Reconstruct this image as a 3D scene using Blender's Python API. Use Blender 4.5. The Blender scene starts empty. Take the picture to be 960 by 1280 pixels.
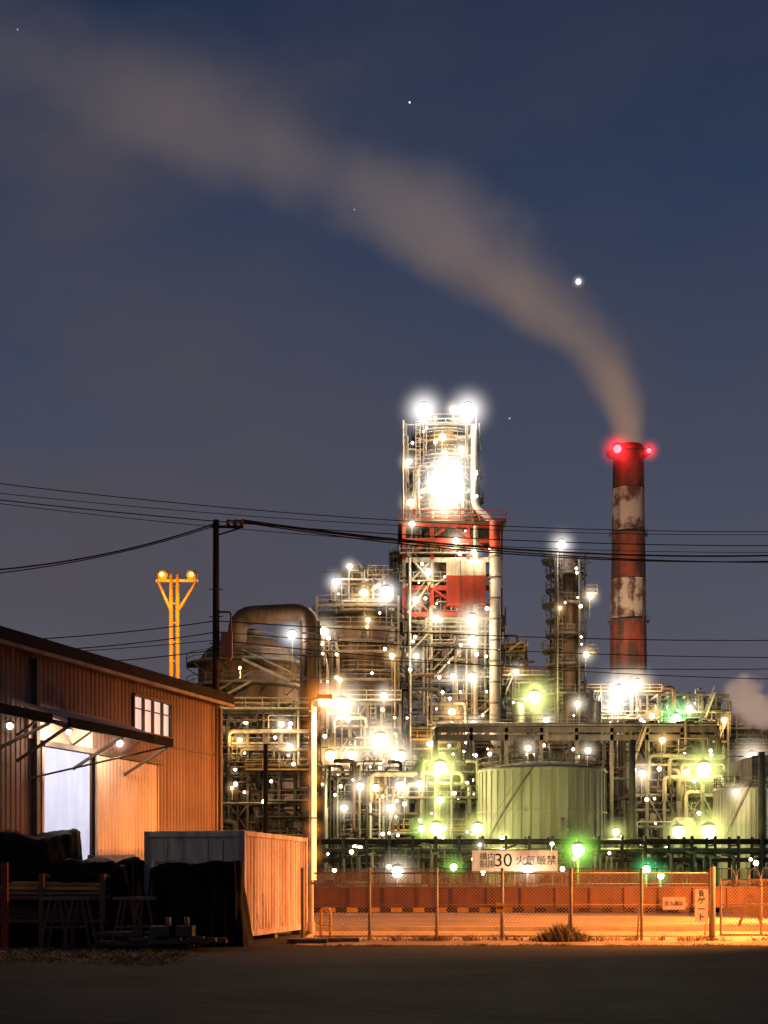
import bpy, math, random
from mathutils import Vector, Matrix, noise
R=random.Random(7)
sc=bpy.context.scene
F=1800.0; HV=1100.0; CZ=1.6
def X(u,D): return (u-480)/F*D
def Z(v,D): return CZ+(HV-v)/F*D
def V(u,v,D): return Vector((X(u,D),D,Z(v,D)))
# ------------------------------------------------------------ materials
def M(name,c1,c2=None,scale=1.0,rough=.6,metal=0.0,bump=0,lo=.4,hi=.65,streak=.5,det=4,spec=.5):
    m=bpy.data.materials.new(name); m.use_nodes=True
    nt=m.node_tree; N=nt.nodes; L=nt.links
    b=N["Principled BSDF"]; b.inputs['Specular IOR Level'].default_value=spec
    if c2 is None: c2=tuple(x*.55 for x in c1)
    tc=N.new('ShaderNodeTexCoord')
    n1=N.new('ShaderNodeTexNoise'); n1.inputs['Scale'].default_value=scale; n1.inputs['Detail'].default_value=det; n1.inputs['Roughness'].default_value=.65
    L.new(tc.outputs['Object'],n1.inputs['Vector'])
    src=n1.outputs['Fac']
    if streak>0:
        mp=N.new('ShaderNodeMapping'); mp.inputs['Scale'].default_value=(4,4,.3); L.new(tc.outputs['Object'],mp.inputs['Vector'])
        n2=N.new('ShaderNodeTexNoise'); n2.inputs['Scale'].default_value=scale; n2.inputs['Detail'].default_value=3; L.new(mp.outputs[0],n2.inputs['Vector'])
        mx=N.new('ShaderNodeMix'); mx.data_type='FLOAT'; mx.inputs[0].default_value=streak
        L.new(n1.outputs['Fac'],mx.inputs[2]); L.new(n2.outputs['Fac'],mx.inputs[3]); src=mx.outputs[0]
    cr=N.new('ShaderNodeValToRGB'); cr.color_ramp.elements[0].position=lo; cr.color_ramp.elements[1].position=hi
    cr.color_ramp.elements[0].color=(*c1,1); cr.color_ramp.elements[1].color=(*c2,1)
    L.new(src,cr.inputs[0]); L.new(cr.outputs[0],b.inputs['Base Color'])
    b.inputs['Metallic'].default_value=metal
    mr=N.new('ShaderNodeMapRange'); mr.inputs[3].default_value=max(.05,rough-.12); mr.inputs[4].default_value=min(1,rough+.15)
    L.new(n1.outputs['Fac'],mr.inputs[0]); L.new(mr.outputs[0],b.inputs['Roughness'])
    if bump>0:
        bp=N.new('ShaderNodeBump'); bp.inputs['Strength'].default_value=bump; bp.inputs['Distance'].default_value=.05
        n3=N.new('ShaderNodeTexNoise'); n3.inputs['Scale'].default_value=scale*8; n3.inputs['Detail'].default_value=4
        L.new(tc.outputs['Object'],n3.inputs['Vector']); L.new(n3.outputs['Fac'],bp.inputs['Height']); L.new(bp.outputs[0],b.inputs['Normal'])
    return m
def EM(name,c,s,sample='NONE'):
    m=bpy.data.materials.new(name); m.use_nodes=True; nt=m.node_tree
    b=nt.nodes["Principled BSDF"]; b.inputs['Base Color'].default_value=(.6,.6,.6,1)
    b.inputs['Emission Color'].default_value=(*c,1); b.inputs['Emission Strength'].default_value=s
    try: m.cycles.emission_sampling=sample
    except Exception: pass
    return m
mt={}
mt['steel']=M('galvanised_steel',(.26,.22,.17),(.09,.07,.05),.5)
mt['light']=M('pale_painted_steel',(.5,.44,.34),(.18,.14,.09),.5)
mt['dark']=M('dark_steel',(.07,.06,.05),(.03,.026,.022),.8)
mt['rust']=M('brown_weathered_steel',(.2,.105,.055),(.06,.036,.022),.4,rough=.55)
mt['silver']=M('aluminium_cladding',(.55,.52,.45),(.34,.31,.26),.6,rough=.42,metal=.6)
mt['red']=M('red_paint',(.5,.05,.02),(.2,.035,.02),.5)
mt['white']=M('white_paint',(.7,.66,.57),(.32,.26,.19),.4)
mt['deck']=M('grating',(.11,.095,.07),(.05,.045,.035),1.5)
mt['pipeg']=M('green_grey_pipe_paint',(.24,.26,.18),(.1,.11,.07),.6)
mt['yellow']=M('yellow_paint',(.75,.42,.06),(.5,.26,.04),1.5)
mt['conc']=M('concrete',(.36,.34,.31),(.22,.21,.19),.8,rough=.85)
mt['redwall']=M('red_brown_barrier_paint',(.42,.17,.09),(.2,.09,.05),.7,rough=.8)
mt['black']=M('black_steel',(.02,.02,.02),(.01,.01,.01),2,rough=.85,spec=.2)
mt['wood']=M('weathered_timber',(.12,.085,.055),(.05,.035,.025),3,rough=.8)
mt['tarp']=M('black_tarpaulin',(.009,.009,.011),(.004,.004,.005),2,rough=.8,bump=.2,spec=.15)
mt['chred']=M('chimney_red_paint',(.34,.07,.032),(.085,.042,.03),.13,lo=.42,hi=.55,streak=.35,det=7)
mt['chwhite']=M('chimney_white_paint',(.62,.48,.37),(.16,.07,.042),.17,lo=.46,hi=.52,streak=.25,det=7)
# ------------------------------------------------------------ mesh builder
class MB:
    def __init__(s): s.v=[];s.f=[];s.m=[];s.s=[];s.names=[]
    def mi(s,m):
        if m not in s.names: s.names.append(m)
        return s.names.index(m)
    def add(s,vs,fs,m,smooth=False):
        o=len(s.v); s.v.extend([tuple(p) for p in vs]); k=s.mi(m)
        for f in fs: s.f.append(tuple(i+o for i in f)); s.m.append(k); s.s.append(smooth)
    def box(s,x0,x1,y0,y1,z0,z1,m):
        s.add([(x0,y0,z0),(x1,y0,z0),(x1,y1,z0),(x0,y1,z0),(x0,y0,z1),(x1,y0,z1),(x1,y1,z1),(x0,y1,z1)],
          [(0,3,2,1),(4,5,6,7),(0,1,5,4),(1,2,6,5),(2,3,7,6),(3,0,4,7)],m)
    def beam(s,p,q,w,m,h=None):
        p=Vector(p);q=Vector(q);d=q-p
        if d.length<1e-5: return
        d.normalize(); up=Vector((0,0,1)) if abs(d.z)<.95 else Vector((0,1,0))
        a=d.cross(up).normalized()*w/2; b=a.cross(d).normalized()*(h or w)/2
        s.add([p-a-b,p+a-b,p+a+b,p-a+b,q-a-b,q+a-b,q+a+b,q-a+b],[(0,3,2,1),(4,5,6,7),(0,1,5,4),(1,2,6,5),(2,3,7,6),(3,0,4,7)],m)
    def sweep(s,pts,r,m,n=8,caps=True):
        pts=[Vector(p) for p in pts]
        rs=r if isinstance(r,(list,tuple)) else [r]*len(pts)
        t=[(pts[min(i+1,len(pts)-1)]-pts[max(i-1,0)]).normalized() for i in range(len(pts))]
        a=t[0].orthogonal().normalized(); vs=[];fs=[]
        for i,p in enumerate(pts):
            a=(a-t[i]*a.dot(t[i])).normalized(); b=t[i].cross(a)
            for k in range(n):
                an=2*math.pi*k/n; vs.append(p+(a*math.cos(an)+b*math.sin(an))*rs[i])
        for i in range(len(pts)-1):
            for k in range(n):
                k2=(k+1)%n; fs.append((i*n+k,i*n+k2,(i+1)*n+k2,(i+1)*n+k))
        s.add(vs,fs,m,True)
        if caps:
            o=len(s.v)-len(vs); km=s.mi(m)
            s.f.append(tuple(o+k for k in range(n))[::-1]); s.m.append(km); s.s.append(False)
            s.f.append(tuple(o+(len(pts)-1)*n+k for k in range(n))); s.m.append(km); s.s.append(False)
    def cyl(s,p,q,r,m,n=10): s.sweep([p,q],r,m,n)
    def pipe(s,pts,r,m,n=8,bend=None):
        pts=[Vector(p) for p in pts]; bend=bend or r*2.5; out=[pts[0]]
        for i in range(1,len(pts)-1):
            a=(pts[i-1]-pts[i]);b=(pts[i+1]-pts[i]); k=min(bend,a.length*.45,b.length*.45)
            a=pts[i]+a.normalized()*k; b=pts[i]+b.normalized()*k
            for j in range(6):
                q=j/5; out.append(a*(1-q)**2+pts[i]*2*q*(1-q)+b*q*q)
        out.append(pts[-1]); s.sweep(out,r,m,n)
    def lathe(s,cx,cy,prof,m,n=28,smooth=True):
        vs=[];fs=[]
        for r,z in prof:
            for k in range(n):
                a=2*math.pi*k/n; vs.append((cx+r*math.cos(a),cy+r*math.sin(a),z))
        for i in range(len(prof)-1):
            for k in range(n):
                k2=(k+1)%n; fs.append((i*n+k,i*n+k2,(i+1)*n+k2,(i+1)*n+k))
        s.add(vs,fs,m,smooth)
    def vessel(s,cx,cy,z0,z1,r,m,n=20,dome=.5):
        h=r*dome; prof=[]
        for i in range(6):
            a=math.pi/2*i/5; prof.append((max(.001,r*math.sin(a)),z0+h-h*math.cos(a)))
        for i in range(6):
            a=math.pi/2*i/5; prof.append((max(.001,r*math.cos(a)),z1-h+h*math.sin(a)))
        s.lathe(cx,cy,prof,m,n)
        k=z0+h+1.5
        while k<z1-h: s.lathe(cx,cy,[(r,k),(r+.06,k),(r+.06,k+.12),(r,k+.12)],m,n,False); k+=2.4
    def drum(s,x0,x1,cy,cz,r,m,n=16):
        L=x1-x0; h=r*.5; pts=[];rs=[]
        for i in range(5):
            a=math.pi/2*i/4; pts.append((x0+h-h*math.cos(a),cy,cz)); rs.append(max(.001,r*math.sin(a)))
        for i in range(5):
            a=math.pi/2*i/4; pts.append((x1-h+h*math.sin(a),cy,cz)); rs.append(max(.001,r*math.cos(a)))
        s.sweep(pts,rs,m,n,False)
        for f in(.25,.75): s.box(x0+L*f-.12,x0+L*f+.12,cy-r*.7,cy+r*.7,cz-r-.5,cz-r*.6,'steel')
    def rail(s,pts,m='light',h=1.1,w=.06,step=1.6,toe=True):
        pts=[Vector(p) for p in pts]
        for a,b in zip(pts[:-1],pts[1:]):
            for k in (h,h*.55): s.beam(a+Vector((0,0,k)),b+Vector((0,0,k)),w,m)
            if toe: s.beam(a+Vector((0,0,.08)),b+Vector((0,0,.08)),w*.6,m,.16)
            n=max(1,int((b-a).length/step))
            for i in range(n): 
                p=a.lerp(b,i/n); s.beam(p,p+Vector((0,0,h)),w,m)
    def ringdeck(s,cx,cy,z,ri,ro,a0=0,a1=360,m='deck',rm='light'):
        n=max(4,int((a1-a0)/18)); inn=[];out=[]
        for i in range(n+1):
            a=math.radians(a0+(a1-a0)*i/n); inn.append((cx+ri*math.cos(a),cy+ri*math.sin(a))); out.append((cx+ro*math.cos(a),cy+ro*math.sin(a)))
        for i in range(n):
            q=[inn[i],out[i],out[i+1],inn[i+1]]
            s.add([(*p,z-.12) for p in q]+[(*p,z) for p in q],[(0,3,2,1),(4,5,6,7),(1,2,6,5),(0,4,7,3),(0,1,5,4),(2,3,7,6)],m)
        s.rail([(*p,z) for p in out],rm,step=2.0)
        for i in range(0,n,2):
            s.beam((*out[i],z-.15),(*inn[i],z-1.0),.1,m)
    def ladder(s,x,y,z0,z1,m='light'):
        for dx in(-.25,.25): s.beam((x+dx,y,z0),(x+dx,y,z1),.06,m)
        k=z0
        while k<z1: s.beam((x-.25,y,k),(x+.25,y,k),.04,m); k+=.5
        k=z0+2
        while k<z1: 
            s.beam((x-.35,y,k),(x-.3,y-.6,k),.04,m);s.beam((x-.3,y-.6,k),(x+.3,y-.6,k),.04,m);s.beam((x+.35,y,k),(x+.3,y-.6,k),.04,m); k+=1.0
    def stair(s,x0,x1,y,z0,z1,m='light'):
        for dy in(0,.8):
            s.beam((x0,y+dy,z0),(x1,y+dy,z1),.1,m,.22); s.beam((x0,y+dy,z0+1),(x1,y+dy,z1+1),.05,m)
        n=int(abs(z1-z0)/.25)
        for i in range(n):
            t=i/n; x=x0+(x1-x0)*t; z=z0+(z1-z0)*t; s.box(x-.12,x+.12,y,y+.8,z-.02,z+.02,'deck')
    def build(s,name,parent=None,recenter=True):
        o=Vector((0,0,0))
        if recenter and s.v:
            xs=[p[0] for p in s.v];ys=[p[1] for p in s.v];zs=[p[2] for p in s.v]
            o=Vector(((min(xs)+max(xs))/2,(min(ys)+max(ys))/2,min(zs)))
        me=bpy.data.meshes.new(name); me.from_pydata([(p[0]-o.x,p[1]-o.y,p[2]-o.z) for p in s.v],[],s.f)
        for n in s.names: me.materials.append(mt[n])
        me.polygons.foreach_set('material_index',s.m); me.polygons.foreach_set('use_smooth',s.s); me.update()
        ob=bpy.data.objects.new(name,me); sc.collection.objects.link(ob); ob.location=o
        if parent is not None: attach(ob,parent)
        return ob
def attach(ob,par):
    ob.parent=par; ob.matrix_parent_inverse=par.matrix_basis.inverted()
# ------------------------------------------------------------ steel frame block with process plant in it
def block(mb,x0,x1,y0,y1,z0,z1,nx,ny,nl,seed=0,col='steel',br=.35,fill=.6,cw=.3,deckp=.75,pm=('steel','light','silver','pipeg','rust'),vp=1.0,hp=1.0):
    r=random.Random(seed); xs=[x0+(x1-x0)*i/nx for i in range(nx+1)]; ys=[y0+(y1-y0)*i/ny for i in range(ny+1)]
    xs=[xs[0]]+[x+r.uniform(-.15,.15)*(x1-x0)/nx for x in xs[1:-1]]+[xs[-1]]
    zs=[z0+(z1-z0)*i/nl for i in range(nl+1)]
    zs=[zs[0]]+[z+r.uniform(-.2,.2)*(z1-z0)/nl for z in zs[1:-1]]+[zs[-1]]
    for x in xs:
        for y in ys: mb.beam((x,y,z0),(x,y,z1),cw,col)
    for z in zs[1:]:
        for y in ys: mb.beam((x0,y,z),(x1,y,z),cw*.8,col,cw*1.1)
        for x in xs: mb.beam((x,y0,z),(x,y1,z),cw*.8,col,cw*1.1)
        if r.random()<deckp:
            a=r.randint(0,nx-1); b=r.randint(a+1,nx) if r.random()<.4 else nx
            if r.random()<.6:a=0
            o=r.choice([0,.8,1.0]); 
            mb.box(xs[a]-.1,xs[b]+.1,y0-o,y1+.2,z+.2,z+.28,'deck')
            mb.rail([(xs[a]-.1,y1,z+.28),(xs[a]-.1,y0-o,z+.28),(xs[b]+.1,y0-o,z+.28),(xs[b]+.1,y1,z+.28)],r.choice(['light','steel','yellow','light']))
    for i in range(nl):
        za,zb=zs[i],zs[i+1]; H=zb-za
        for j in range(nx):
            for y in ys[:1]+ys[-1:]:
                if r.random()<br:
                    if r.random()<.5: mb.beam((xs[j],y,za),(xs[j+1],y,zb),cw*.5,col); 
                    else: mb.beam((xs[j+1],y,za),(xs[j],y,zb),cw*.5,col)
                    if r.random()<.4: mb.beam((xs[j+1],y,za),(xs[j],y,zb),cw*.5,col)
            if r.random()<fill and H>2:
                yc=r.uniform(y0+.8,y1-.6); m=r.choice(pm); W=xs[j+1]-xs[j]
                if r.random()<.55:
                    rr=min(H*.28,r.uniform(.4,1.0)); mb.drum(xs[j]+.2,xs[j]+W*r.uniform(.7,1.1),yc,za+.35+.5+rr,rr,m)
                else:
                    rr=min(W*.3,r.uniform(.3,1.0)); mb.vessel(xs[j]+W*.5,yc,za+.6,zb-.2,rr,m,14)
        if r.random()<.7:
            j=r.randint(0,nx-1); mb.stair(xs[j]+.3,xs[j+1]-.3,y0-.95,za+.3,zb+.2) if r.random()<.6 else mb.ladder(xs[j]+.6,y0-.3,za,zb+1)
    for i in range(int((x1-x0)*1.6*vp)):
        x=r.uniform(x0,x1); y=r.choice([y0-.4,y0+.5,y0+1.4,y1-.5]); rr=r.choice([.05,.06,.08,.1,.12,.16,.22,.3]); za=r.uniform(z0,z1-2); zb=min(z1+1,za+r.uniform(3,12))
        m=r.choice(pm); x2=x+r.uniform(-3,3)
        mb.pipe([(x2,y+.3,za),(x,y,za),(x,y,zb),(x+r.uniform(-2,2),y+.2,zb)],rr,m,7)
    for i in range(int((z1-z0)*2.2*hp)):
        z=r.uniform(z0+.5,z1); rr=r.choice([.05,.06,.08,.1,.12,.16,.22]); y=r.choice([y0-.5,y0+.6,y0+1.2]); a=r.uniform(x0-.5,x0+(x1-x0)*.6); b=min(x1+.5,a+r.uniform(3,10))
        mb.pipe([(a,y,z-r.uniform(1,3)),(a,y,z),(b,y,z),(b,y,z+r.uniform(-3,2))],rr,r.choice(pm),7)
    for i in range(int((x1-x0)*(z1-z0)*.3)):
        x=r.uniform(x0,x1); z=r.choice(zs[:-1])+.3; y=y0+r.uniform(0,1.5); a=r.uniform(.12,.4)
        mb.box(x-a,x+a,y-a,y+a,z,z+r.uniform(.3,1.3),r.choice(pm))
# ------------------------------------------------------------ lamps
bloom_m=bpy.data.materials.new('lamp_lit_mist'); bloom_m.use_nodes=True  # self-glowing volume ball that paints bloom round a lamp; no mist there
nt=bloom_m.node_tree; nt.nodes.clear(); N=nt.nodes;L=nt.links
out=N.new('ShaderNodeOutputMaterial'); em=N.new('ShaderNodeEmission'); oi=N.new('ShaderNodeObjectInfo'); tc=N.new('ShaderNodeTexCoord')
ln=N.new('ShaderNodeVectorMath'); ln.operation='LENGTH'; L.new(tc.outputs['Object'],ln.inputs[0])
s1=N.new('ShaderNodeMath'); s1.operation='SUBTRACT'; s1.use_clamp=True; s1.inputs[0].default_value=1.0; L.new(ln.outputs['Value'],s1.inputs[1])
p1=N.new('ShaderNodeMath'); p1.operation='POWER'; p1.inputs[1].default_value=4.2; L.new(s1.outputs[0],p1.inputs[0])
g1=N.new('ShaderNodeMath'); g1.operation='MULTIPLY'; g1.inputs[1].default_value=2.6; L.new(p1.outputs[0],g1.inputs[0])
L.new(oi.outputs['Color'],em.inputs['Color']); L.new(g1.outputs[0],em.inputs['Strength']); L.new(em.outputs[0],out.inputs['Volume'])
try: bloom_m.cycles.volume_step_rate=1.2
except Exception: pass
mt['haze']=bloom_m
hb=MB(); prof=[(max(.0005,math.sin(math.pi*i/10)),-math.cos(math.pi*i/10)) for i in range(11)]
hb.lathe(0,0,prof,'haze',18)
hz=hb.build('tmp',recenter=False); bloom_mesh=hz.data; bloom_mesh.name='lamp_mist'; bpy.data.objects.remove(hz)
COL={'w':(1,.74,.42),'c':(.98,.93,.88),'y':(1,.6,.2),'g':(.4,1,.12),'t':(.12,1,.3),'l':(.95,1,.3),'o':(1,.3,.05),'r':(1,.03,.04)}
fix={}
for k,c in COL.items():
    mt['glass_'+k]=EM('lamp_glass_'+k,tuple(x*.6+.4 if k not in 'or' else x for x in c),14)
    b=MB(); b.lathe(0,0,[(max(.001,math.sin(math.pi*i/6)),-math.cos(math.pi*i/6)) for i in range(7)],'glass_'+k,10)
    b.lathe(0,0,[(.001,1.5),(.5,1.4),(1.2,.95),(1.15,.9),(.001,.9)],'dark',10); b.beam((0,0,1.4),(0,1.8,1.9),.25,'dark'); 
    if k!='r': b.beam((0,1.8,2.0),(0,1.8,-8),.22,'steel')
    o=b.build('tmp',recenter=False); fix[k]=o.data; bpy.data.objects.remove(o)
pl={}; cnt=[0]; PW=.5
def paint_bloom(par,p,k,rh,hs,nm):
    h=bpy.data.objects.new(nm,bloom_mesh); sc.collection.objects.link(h); h.location=p; h.scale=(rh,)*3
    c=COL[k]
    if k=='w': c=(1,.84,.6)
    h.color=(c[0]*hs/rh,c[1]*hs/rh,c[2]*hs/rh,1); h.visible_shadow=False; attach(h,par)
def lamp(par,p,k,power,rb=.3,rh=2.2,hs=1.0,name='floodlight'):
    cnt[0]+=1; power=round(power*PW)
    o=bpy.data.objects.new(f'{name}_{cnt[0]}',fix[k]); sc.collection.objects.link(o); o.location=p; o.scale=(rb,)*3; attach(o,par)
    if power>0:
        key=(k,power)
        if key not in pl:
            l=bpy.data.lights.new(f'lamp_{k}_{power}','POINT'); l.energy=power; l.color=COL[k]; l.shadow_soft_size=.25; pl[key]=l
        lo=bpy.data.objects.new(f'{name}_light_{cnt[0]}',pl[key]); sc.collection.objects.link(lo); lo.location=Vector(p)+Vector((0,-rb-.45,-.2)); attach(lo,par)
    if rh>0: paint_bloom(par,p,k,rh,hs,f'{name}_mist_{cnt[0]}')
# ------------------------------------------------------------ ground, road
mt['ground']=M('dark_asphalt_yard',(.026,.024,.022),(.009,.008,.007),.35,rough=.9,bump=.5,streak=0,det=7,spec=.25)
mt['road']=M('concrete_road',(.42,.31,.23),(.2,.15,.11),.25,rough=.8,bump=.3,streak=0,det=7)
g=MB(); g.add([(-3000,-200,0),(3000,-200,0),(3000,5000,0),(-3000,5000,0)],[(0,1,2,3)],'ground'); g.build('ground',recenter=False)
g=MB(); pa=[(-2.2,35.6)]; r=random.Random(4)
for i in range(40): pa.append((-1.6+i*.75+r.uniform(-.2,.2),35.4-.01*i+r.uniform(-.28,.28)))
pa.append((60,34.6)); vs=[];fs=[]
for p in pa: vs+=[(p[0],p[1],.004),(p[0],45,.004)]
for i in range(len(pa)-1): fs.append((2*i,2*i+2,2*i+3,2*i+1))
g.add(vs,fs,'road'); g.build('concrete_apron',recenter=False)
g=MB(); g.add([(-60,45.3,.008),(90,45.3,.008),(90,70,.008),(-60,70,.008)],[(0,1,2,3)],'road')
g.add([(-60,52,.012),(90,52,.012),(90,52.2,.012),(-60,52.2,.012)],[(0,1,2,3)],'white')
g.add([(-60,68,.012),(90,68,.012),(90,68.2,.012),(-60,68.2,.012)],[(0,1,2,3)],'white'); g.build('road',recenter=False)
g=MB(); g.box(-2.2,60,45,45.3,-.1,.13,'conc'); g.build('kerb')
g=MB()
x=-20
i=0
while x<60:
    g.box(x,x+.55,71.6,71.9,0,.22,'yellow' if i%2 else 'black'); x+=.55; i+=1
g.build('striped_kerb')
g=MB(); g.box(-40,80,84,84.3,0,1.15,'redwall'); g.box(-40,80,83.95,84.35,1.15,1.22,'conc')
for i in range(60): g.box(-40+i*2,-39.85+i*2,83.9,84,0,1.15,'redwall')
g.build('low_wall')
# ------------------------------------------------------------ chain link fence
ml=bpy.data.materials.new('chain_link_wire'); ml.use_nodes=True; nt=ml.node_tree; N=nt.nodes; L=nt.links
b=N['Principled BSDF']; b.inputs['Base Color'].default_value=(.55,.34,.2,1); b.inputs['Roughness'].default_value=.6
tc=N.new('ShaderNodeTexCoord'); sp=N.new('ShaderNodeSeparateXYZ'); L.new(tc.outputs['Object'],sp.inputs[0])
def mth(op,a,b_=None,c=None):
    n=N.new('ShaderNodeMath'); n.operation=op
    for i,v in enumerate((a,b_,c)):
        if v is None: continue
        if isinstance(v,(int,float)): n.inputs[i].default_value=v
        else: L.new(v,n.inputs[i])
    return n.outputs[0]
lines=[]
for sgn in (1,-1):
    q=mth('MULTIPLY_ADD',sp.outputs['Z'],sgn,sp.outputs['X']); q=mth('DIVIDE',q,.095); q=mth('FRACT',q); q=mth('SUBTRACT',q,.5); q=mth('ABSOLUTE',q); lines.append(mth('LESS_THAN',q,.09))
al=mth('MAXIMUM',lines[0],lines[1]); L.new(al,b.inputs['Alpha'])
mt['chain']=ml
g=MB()
for i in range(50):
    x=-30+i*2; g.beam((x,95,0),(x,95,2.4),.07,'steel')
for z in (.3,1.3,2.35): g.beam((-30,95,z),(70,95,z),.05,'steel')
g.add([(-30,94.9,.1),(70,94.9,.1),(70,94.9,2.3),(-30,94.9,2.3)],[(0,1,2,3)],'chain')
g.build('perimeter_fence')
FY=38.0
g=MB(); posts=[462,546,628,714,802]
x0=X(392,FY)
for u in [X(462,FY)-1.77]+[X(u,FY) for u in posts]+[X(888,FY)]:
    g.cyl((u,FY,0),(u,FY,1.86),.04,'light',8); g.lathe(u,FY,[(.05,1.86),(.05,1.9),(.001,1.93)],'light',8)
    g.beam((u,FY+.04,1.6),(u,FY+.7,.02),.04,'light')
xe=X(888,FY); g.cyl((x0,FY,1.78),(xe,FY,1.78),.022,'light',6); g.cyl((x0,FY,.12),(xe,FY,.12),.018,'light',6); g.cyl((x0,FY,.95),(xe,FY,.95),.012,'light',6); g.cyl((x0,FY,1.5),(xe,FY,1.5),.01,'light',6)
g.add([(x0,FY-.02,.08),(xe,FY-.02,.08),(xe,FY-.02,1.78),(x0,FY-.02,1.78)],[(0,1,2,3)],'chain')
g.build('chain_link_fence')
g=MB(); a=X(891,FY)+.06; bx=a+5.5
g.cyl((a-.05,FY,0),(a-.05,FY,1.95),.06,'light',10)
for z in (.15,.95,1.6): g.cyl((a+.15,FY,z),(bx,FY,z),.03,'light',6)
for i in range(6): 
    xx=a+.15+i*(bx-a-.15)/5; g.cyl((xx,FY,.12),(xx,FY,1.62),.03,'light',6)
g.add([(a+.15,FY-.03,.12),(bx,FY-.03,.12),(bx,FY-.03,1.6),(a+.15,FY-.03,1.6)],[(0,1,2,3)],'chain')
for i in range(16):
    pts=[]
    for j in range(13):
        t=2*math.pi*j/12; pts.append((a+.3+i*.32+.35*t/6.28,FY+.2*math.cos(t),1.74+.17*math.sin(t)))
    g.sweep(pts,.01,'light',4)
gate=g.build('sliding_gate')
def text(body,p,size,m,par,rot=(math.pi/2,0,0),align='CENTER'):
    c=bpy.data.curves.new('lettering','FONT'); c.body=body; c.size=size; c.align_x=align; c.align_y='CENTER'; c.extrude=.002; c.space_line=.95
    o=bpy.data.objects.new('lettering',c); sc.collection.objects.link(o); o.location=p; o.rotation_euler=rot; c.materials.append(mt[m]); attach(o,par)
mt['signwhite']=M('sign_white',(.78,.76,.7),(.55,.53,.47),3)
g=MB(); sx=X(876,FY); g.box(sx-.17,sx+.17,FY-.08,FY-.05,.5,1.35,'signwhite'); s=g.build('gate_sign'); text('B\nゲ\nー\nト',(sx,FY-.085,.93),.22,'black',s)
g=MB(); sx=X(842,FY); g.box(sx-.3,sx+.3,FY-.08,FY-.05,.82,1.15,'signwhite'); s=g.build('notice_sign'); text('立入禁止',(sx,FY-.085,.98),.13,'red',s)
g=MB(); sx=X(625,FY); g.box(sx-.11,sx+.11,FY-.08,FY-.05,.75,1.0,'yellow'); s=g.build('fence_tag'); text('注意',(sx,FY-.085,.87),.09,'black',s)
g=MB(); hx=X(407,40); g.pipe([(hx-.13,40,0),(hx-.13,40,.8),(hx+.13,40,.8),(hx+.13,40,0)],.045,'yellow',8,.12); g.cyl((hx-.13,40,.35),(hx+.13,40,.35),.03,'yellow'); g.build('hoop_barrier')
g=MB(); hx=X(938,50); g.beam((hx-.4,50,0),(hx,50,1.1),.08,'yellow'); g.beam((hx+.4,50,0),(hx,50,1.1),.08,'yellow'); g.beam((hx-.6,49.93,.55),(hx+.6,49.93,.55),.05,'yellow',.26); g.build('barricade')
D=93; g=MB(); xa,xb=X(590,D),X(697,D); za,zb=Z(1089,D),Z(1063,D)
g.box(xa,xb,D,D+.1,za,zb,'signwhite')
for i in range(5): g.beam((xa+.3+i*(xb-xa-.6)/4,D+.15,0),(xa+.3+i*(xb-xa-.6)/4,D+.15,zb),.1,'steel')
s=g.build('safety_sign'); text('30',((xa+xb)/2-.75,D-.02,(za+zb)/2),1.2,'black',s); text('構内\n制限',(xa+1.0,D-.02,(za+zb)/2),.52,'black',s); text('火気厳禁',(xb-1.4,D-.02,(za+zb)/2),.66,'black',s)
mt['grass']=M('dry_grass',(.2,.15,.06),(.1,.1,.03),4)
g=MB(); r=random.Random(3)
def tuft(cx,cy,w,h,n):
    for i in range(n):
        x=cx+r.gauss(0,w*.4); y=cy+r.gauss(0,.25); hh=h*r.uniform(.4,1)*max(.25,1-abs(x-cx)/w*.8); dx=r.uniform(-.25,.25); a=r.uniform(0,3.14); wx=.012*math.cos(a);wy=.012*math.sin(a)
        g.add([(x-wx,y-wy,0),(x+wx,y+wy,0),(x+dx*.4+wx,y+wy,hh*.6),(x+dx*.4-wx,y-wy,hh*.6),(x+dx,y,hh)],[(0,1,2,3),(3,2,4)],'grass')
tuft(X(700,FY),FY-.4,.9,.55,900)
for i in range(46): tuft(r.uniform(-2,11),FY+r.uniform(-.2,.2),.35,.22,25)
for i in range(30): tuft(r.uniform(-2,11),35.3+r.uniform(-.3,.2),.4,.08,20)
for i in range(60): tuft(r.uniform(-10,-4),r.uniform(27,33),.5,.16,30)
g.build('weeds')
# ------------------------------------------------------------ container
def frame_obj(name,origin,dirx):
    e=bpy.data.objects.new(name,None); sc.collection.objects.link(e)
    ax=Vector((dirx[0],dirx[1],0)).normalized(); ay=Vector((-ax.y,ax.x,0))
    m=Matrix(((ax.x,ay.x,0,origin[0]),(ax.y,ay.y,0,origin[1]),(0,0,1,0),(0,0,0,1))); e.matrix_basis=m; return e
def child(mb,name,par):
    o=mb.build(name,recenter=False); o.parent=par; return o
mt['cont']=M('container_paint',(.42,.37,.46),(.22,.14,.13),.8,rough=.6,streak=.7,lo=.42,hi=.66,det=7)
mt['contend']=M('container_end_paint',(.75,.78,.7),(.45,.42,.34),1.0,rough=.5)
ce=frame_obj('shipping_container',(X(303,36.6),36.6),(1.4,6.9))
def corr(mb,x0,x1,y,z0,z1,m,per=.28,dep=.05,sgn=1,axis='x'):
    pr=[]; x=x0
    while x<x1-1e-4:
        for f,d in((0,0),(.35,0),(.5,dep),(.85,dep)):
            xx=x+f*per
            if xx<x1: pr.append((xx,y+sgn*d))
        x+=per
    pr.append((x1,y)); vs=[];fs=[]
    for a,b in pr:
        p=(a,b) if axis=='x' else (b,a)
        vs+= [(*p,z0),(*p,z1)]
    for i in range(len(pr)-1): fs.append((2*i,2*i+2,2*i+3,2*i+1))
    mb.add(vs,fs,m)
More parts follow.
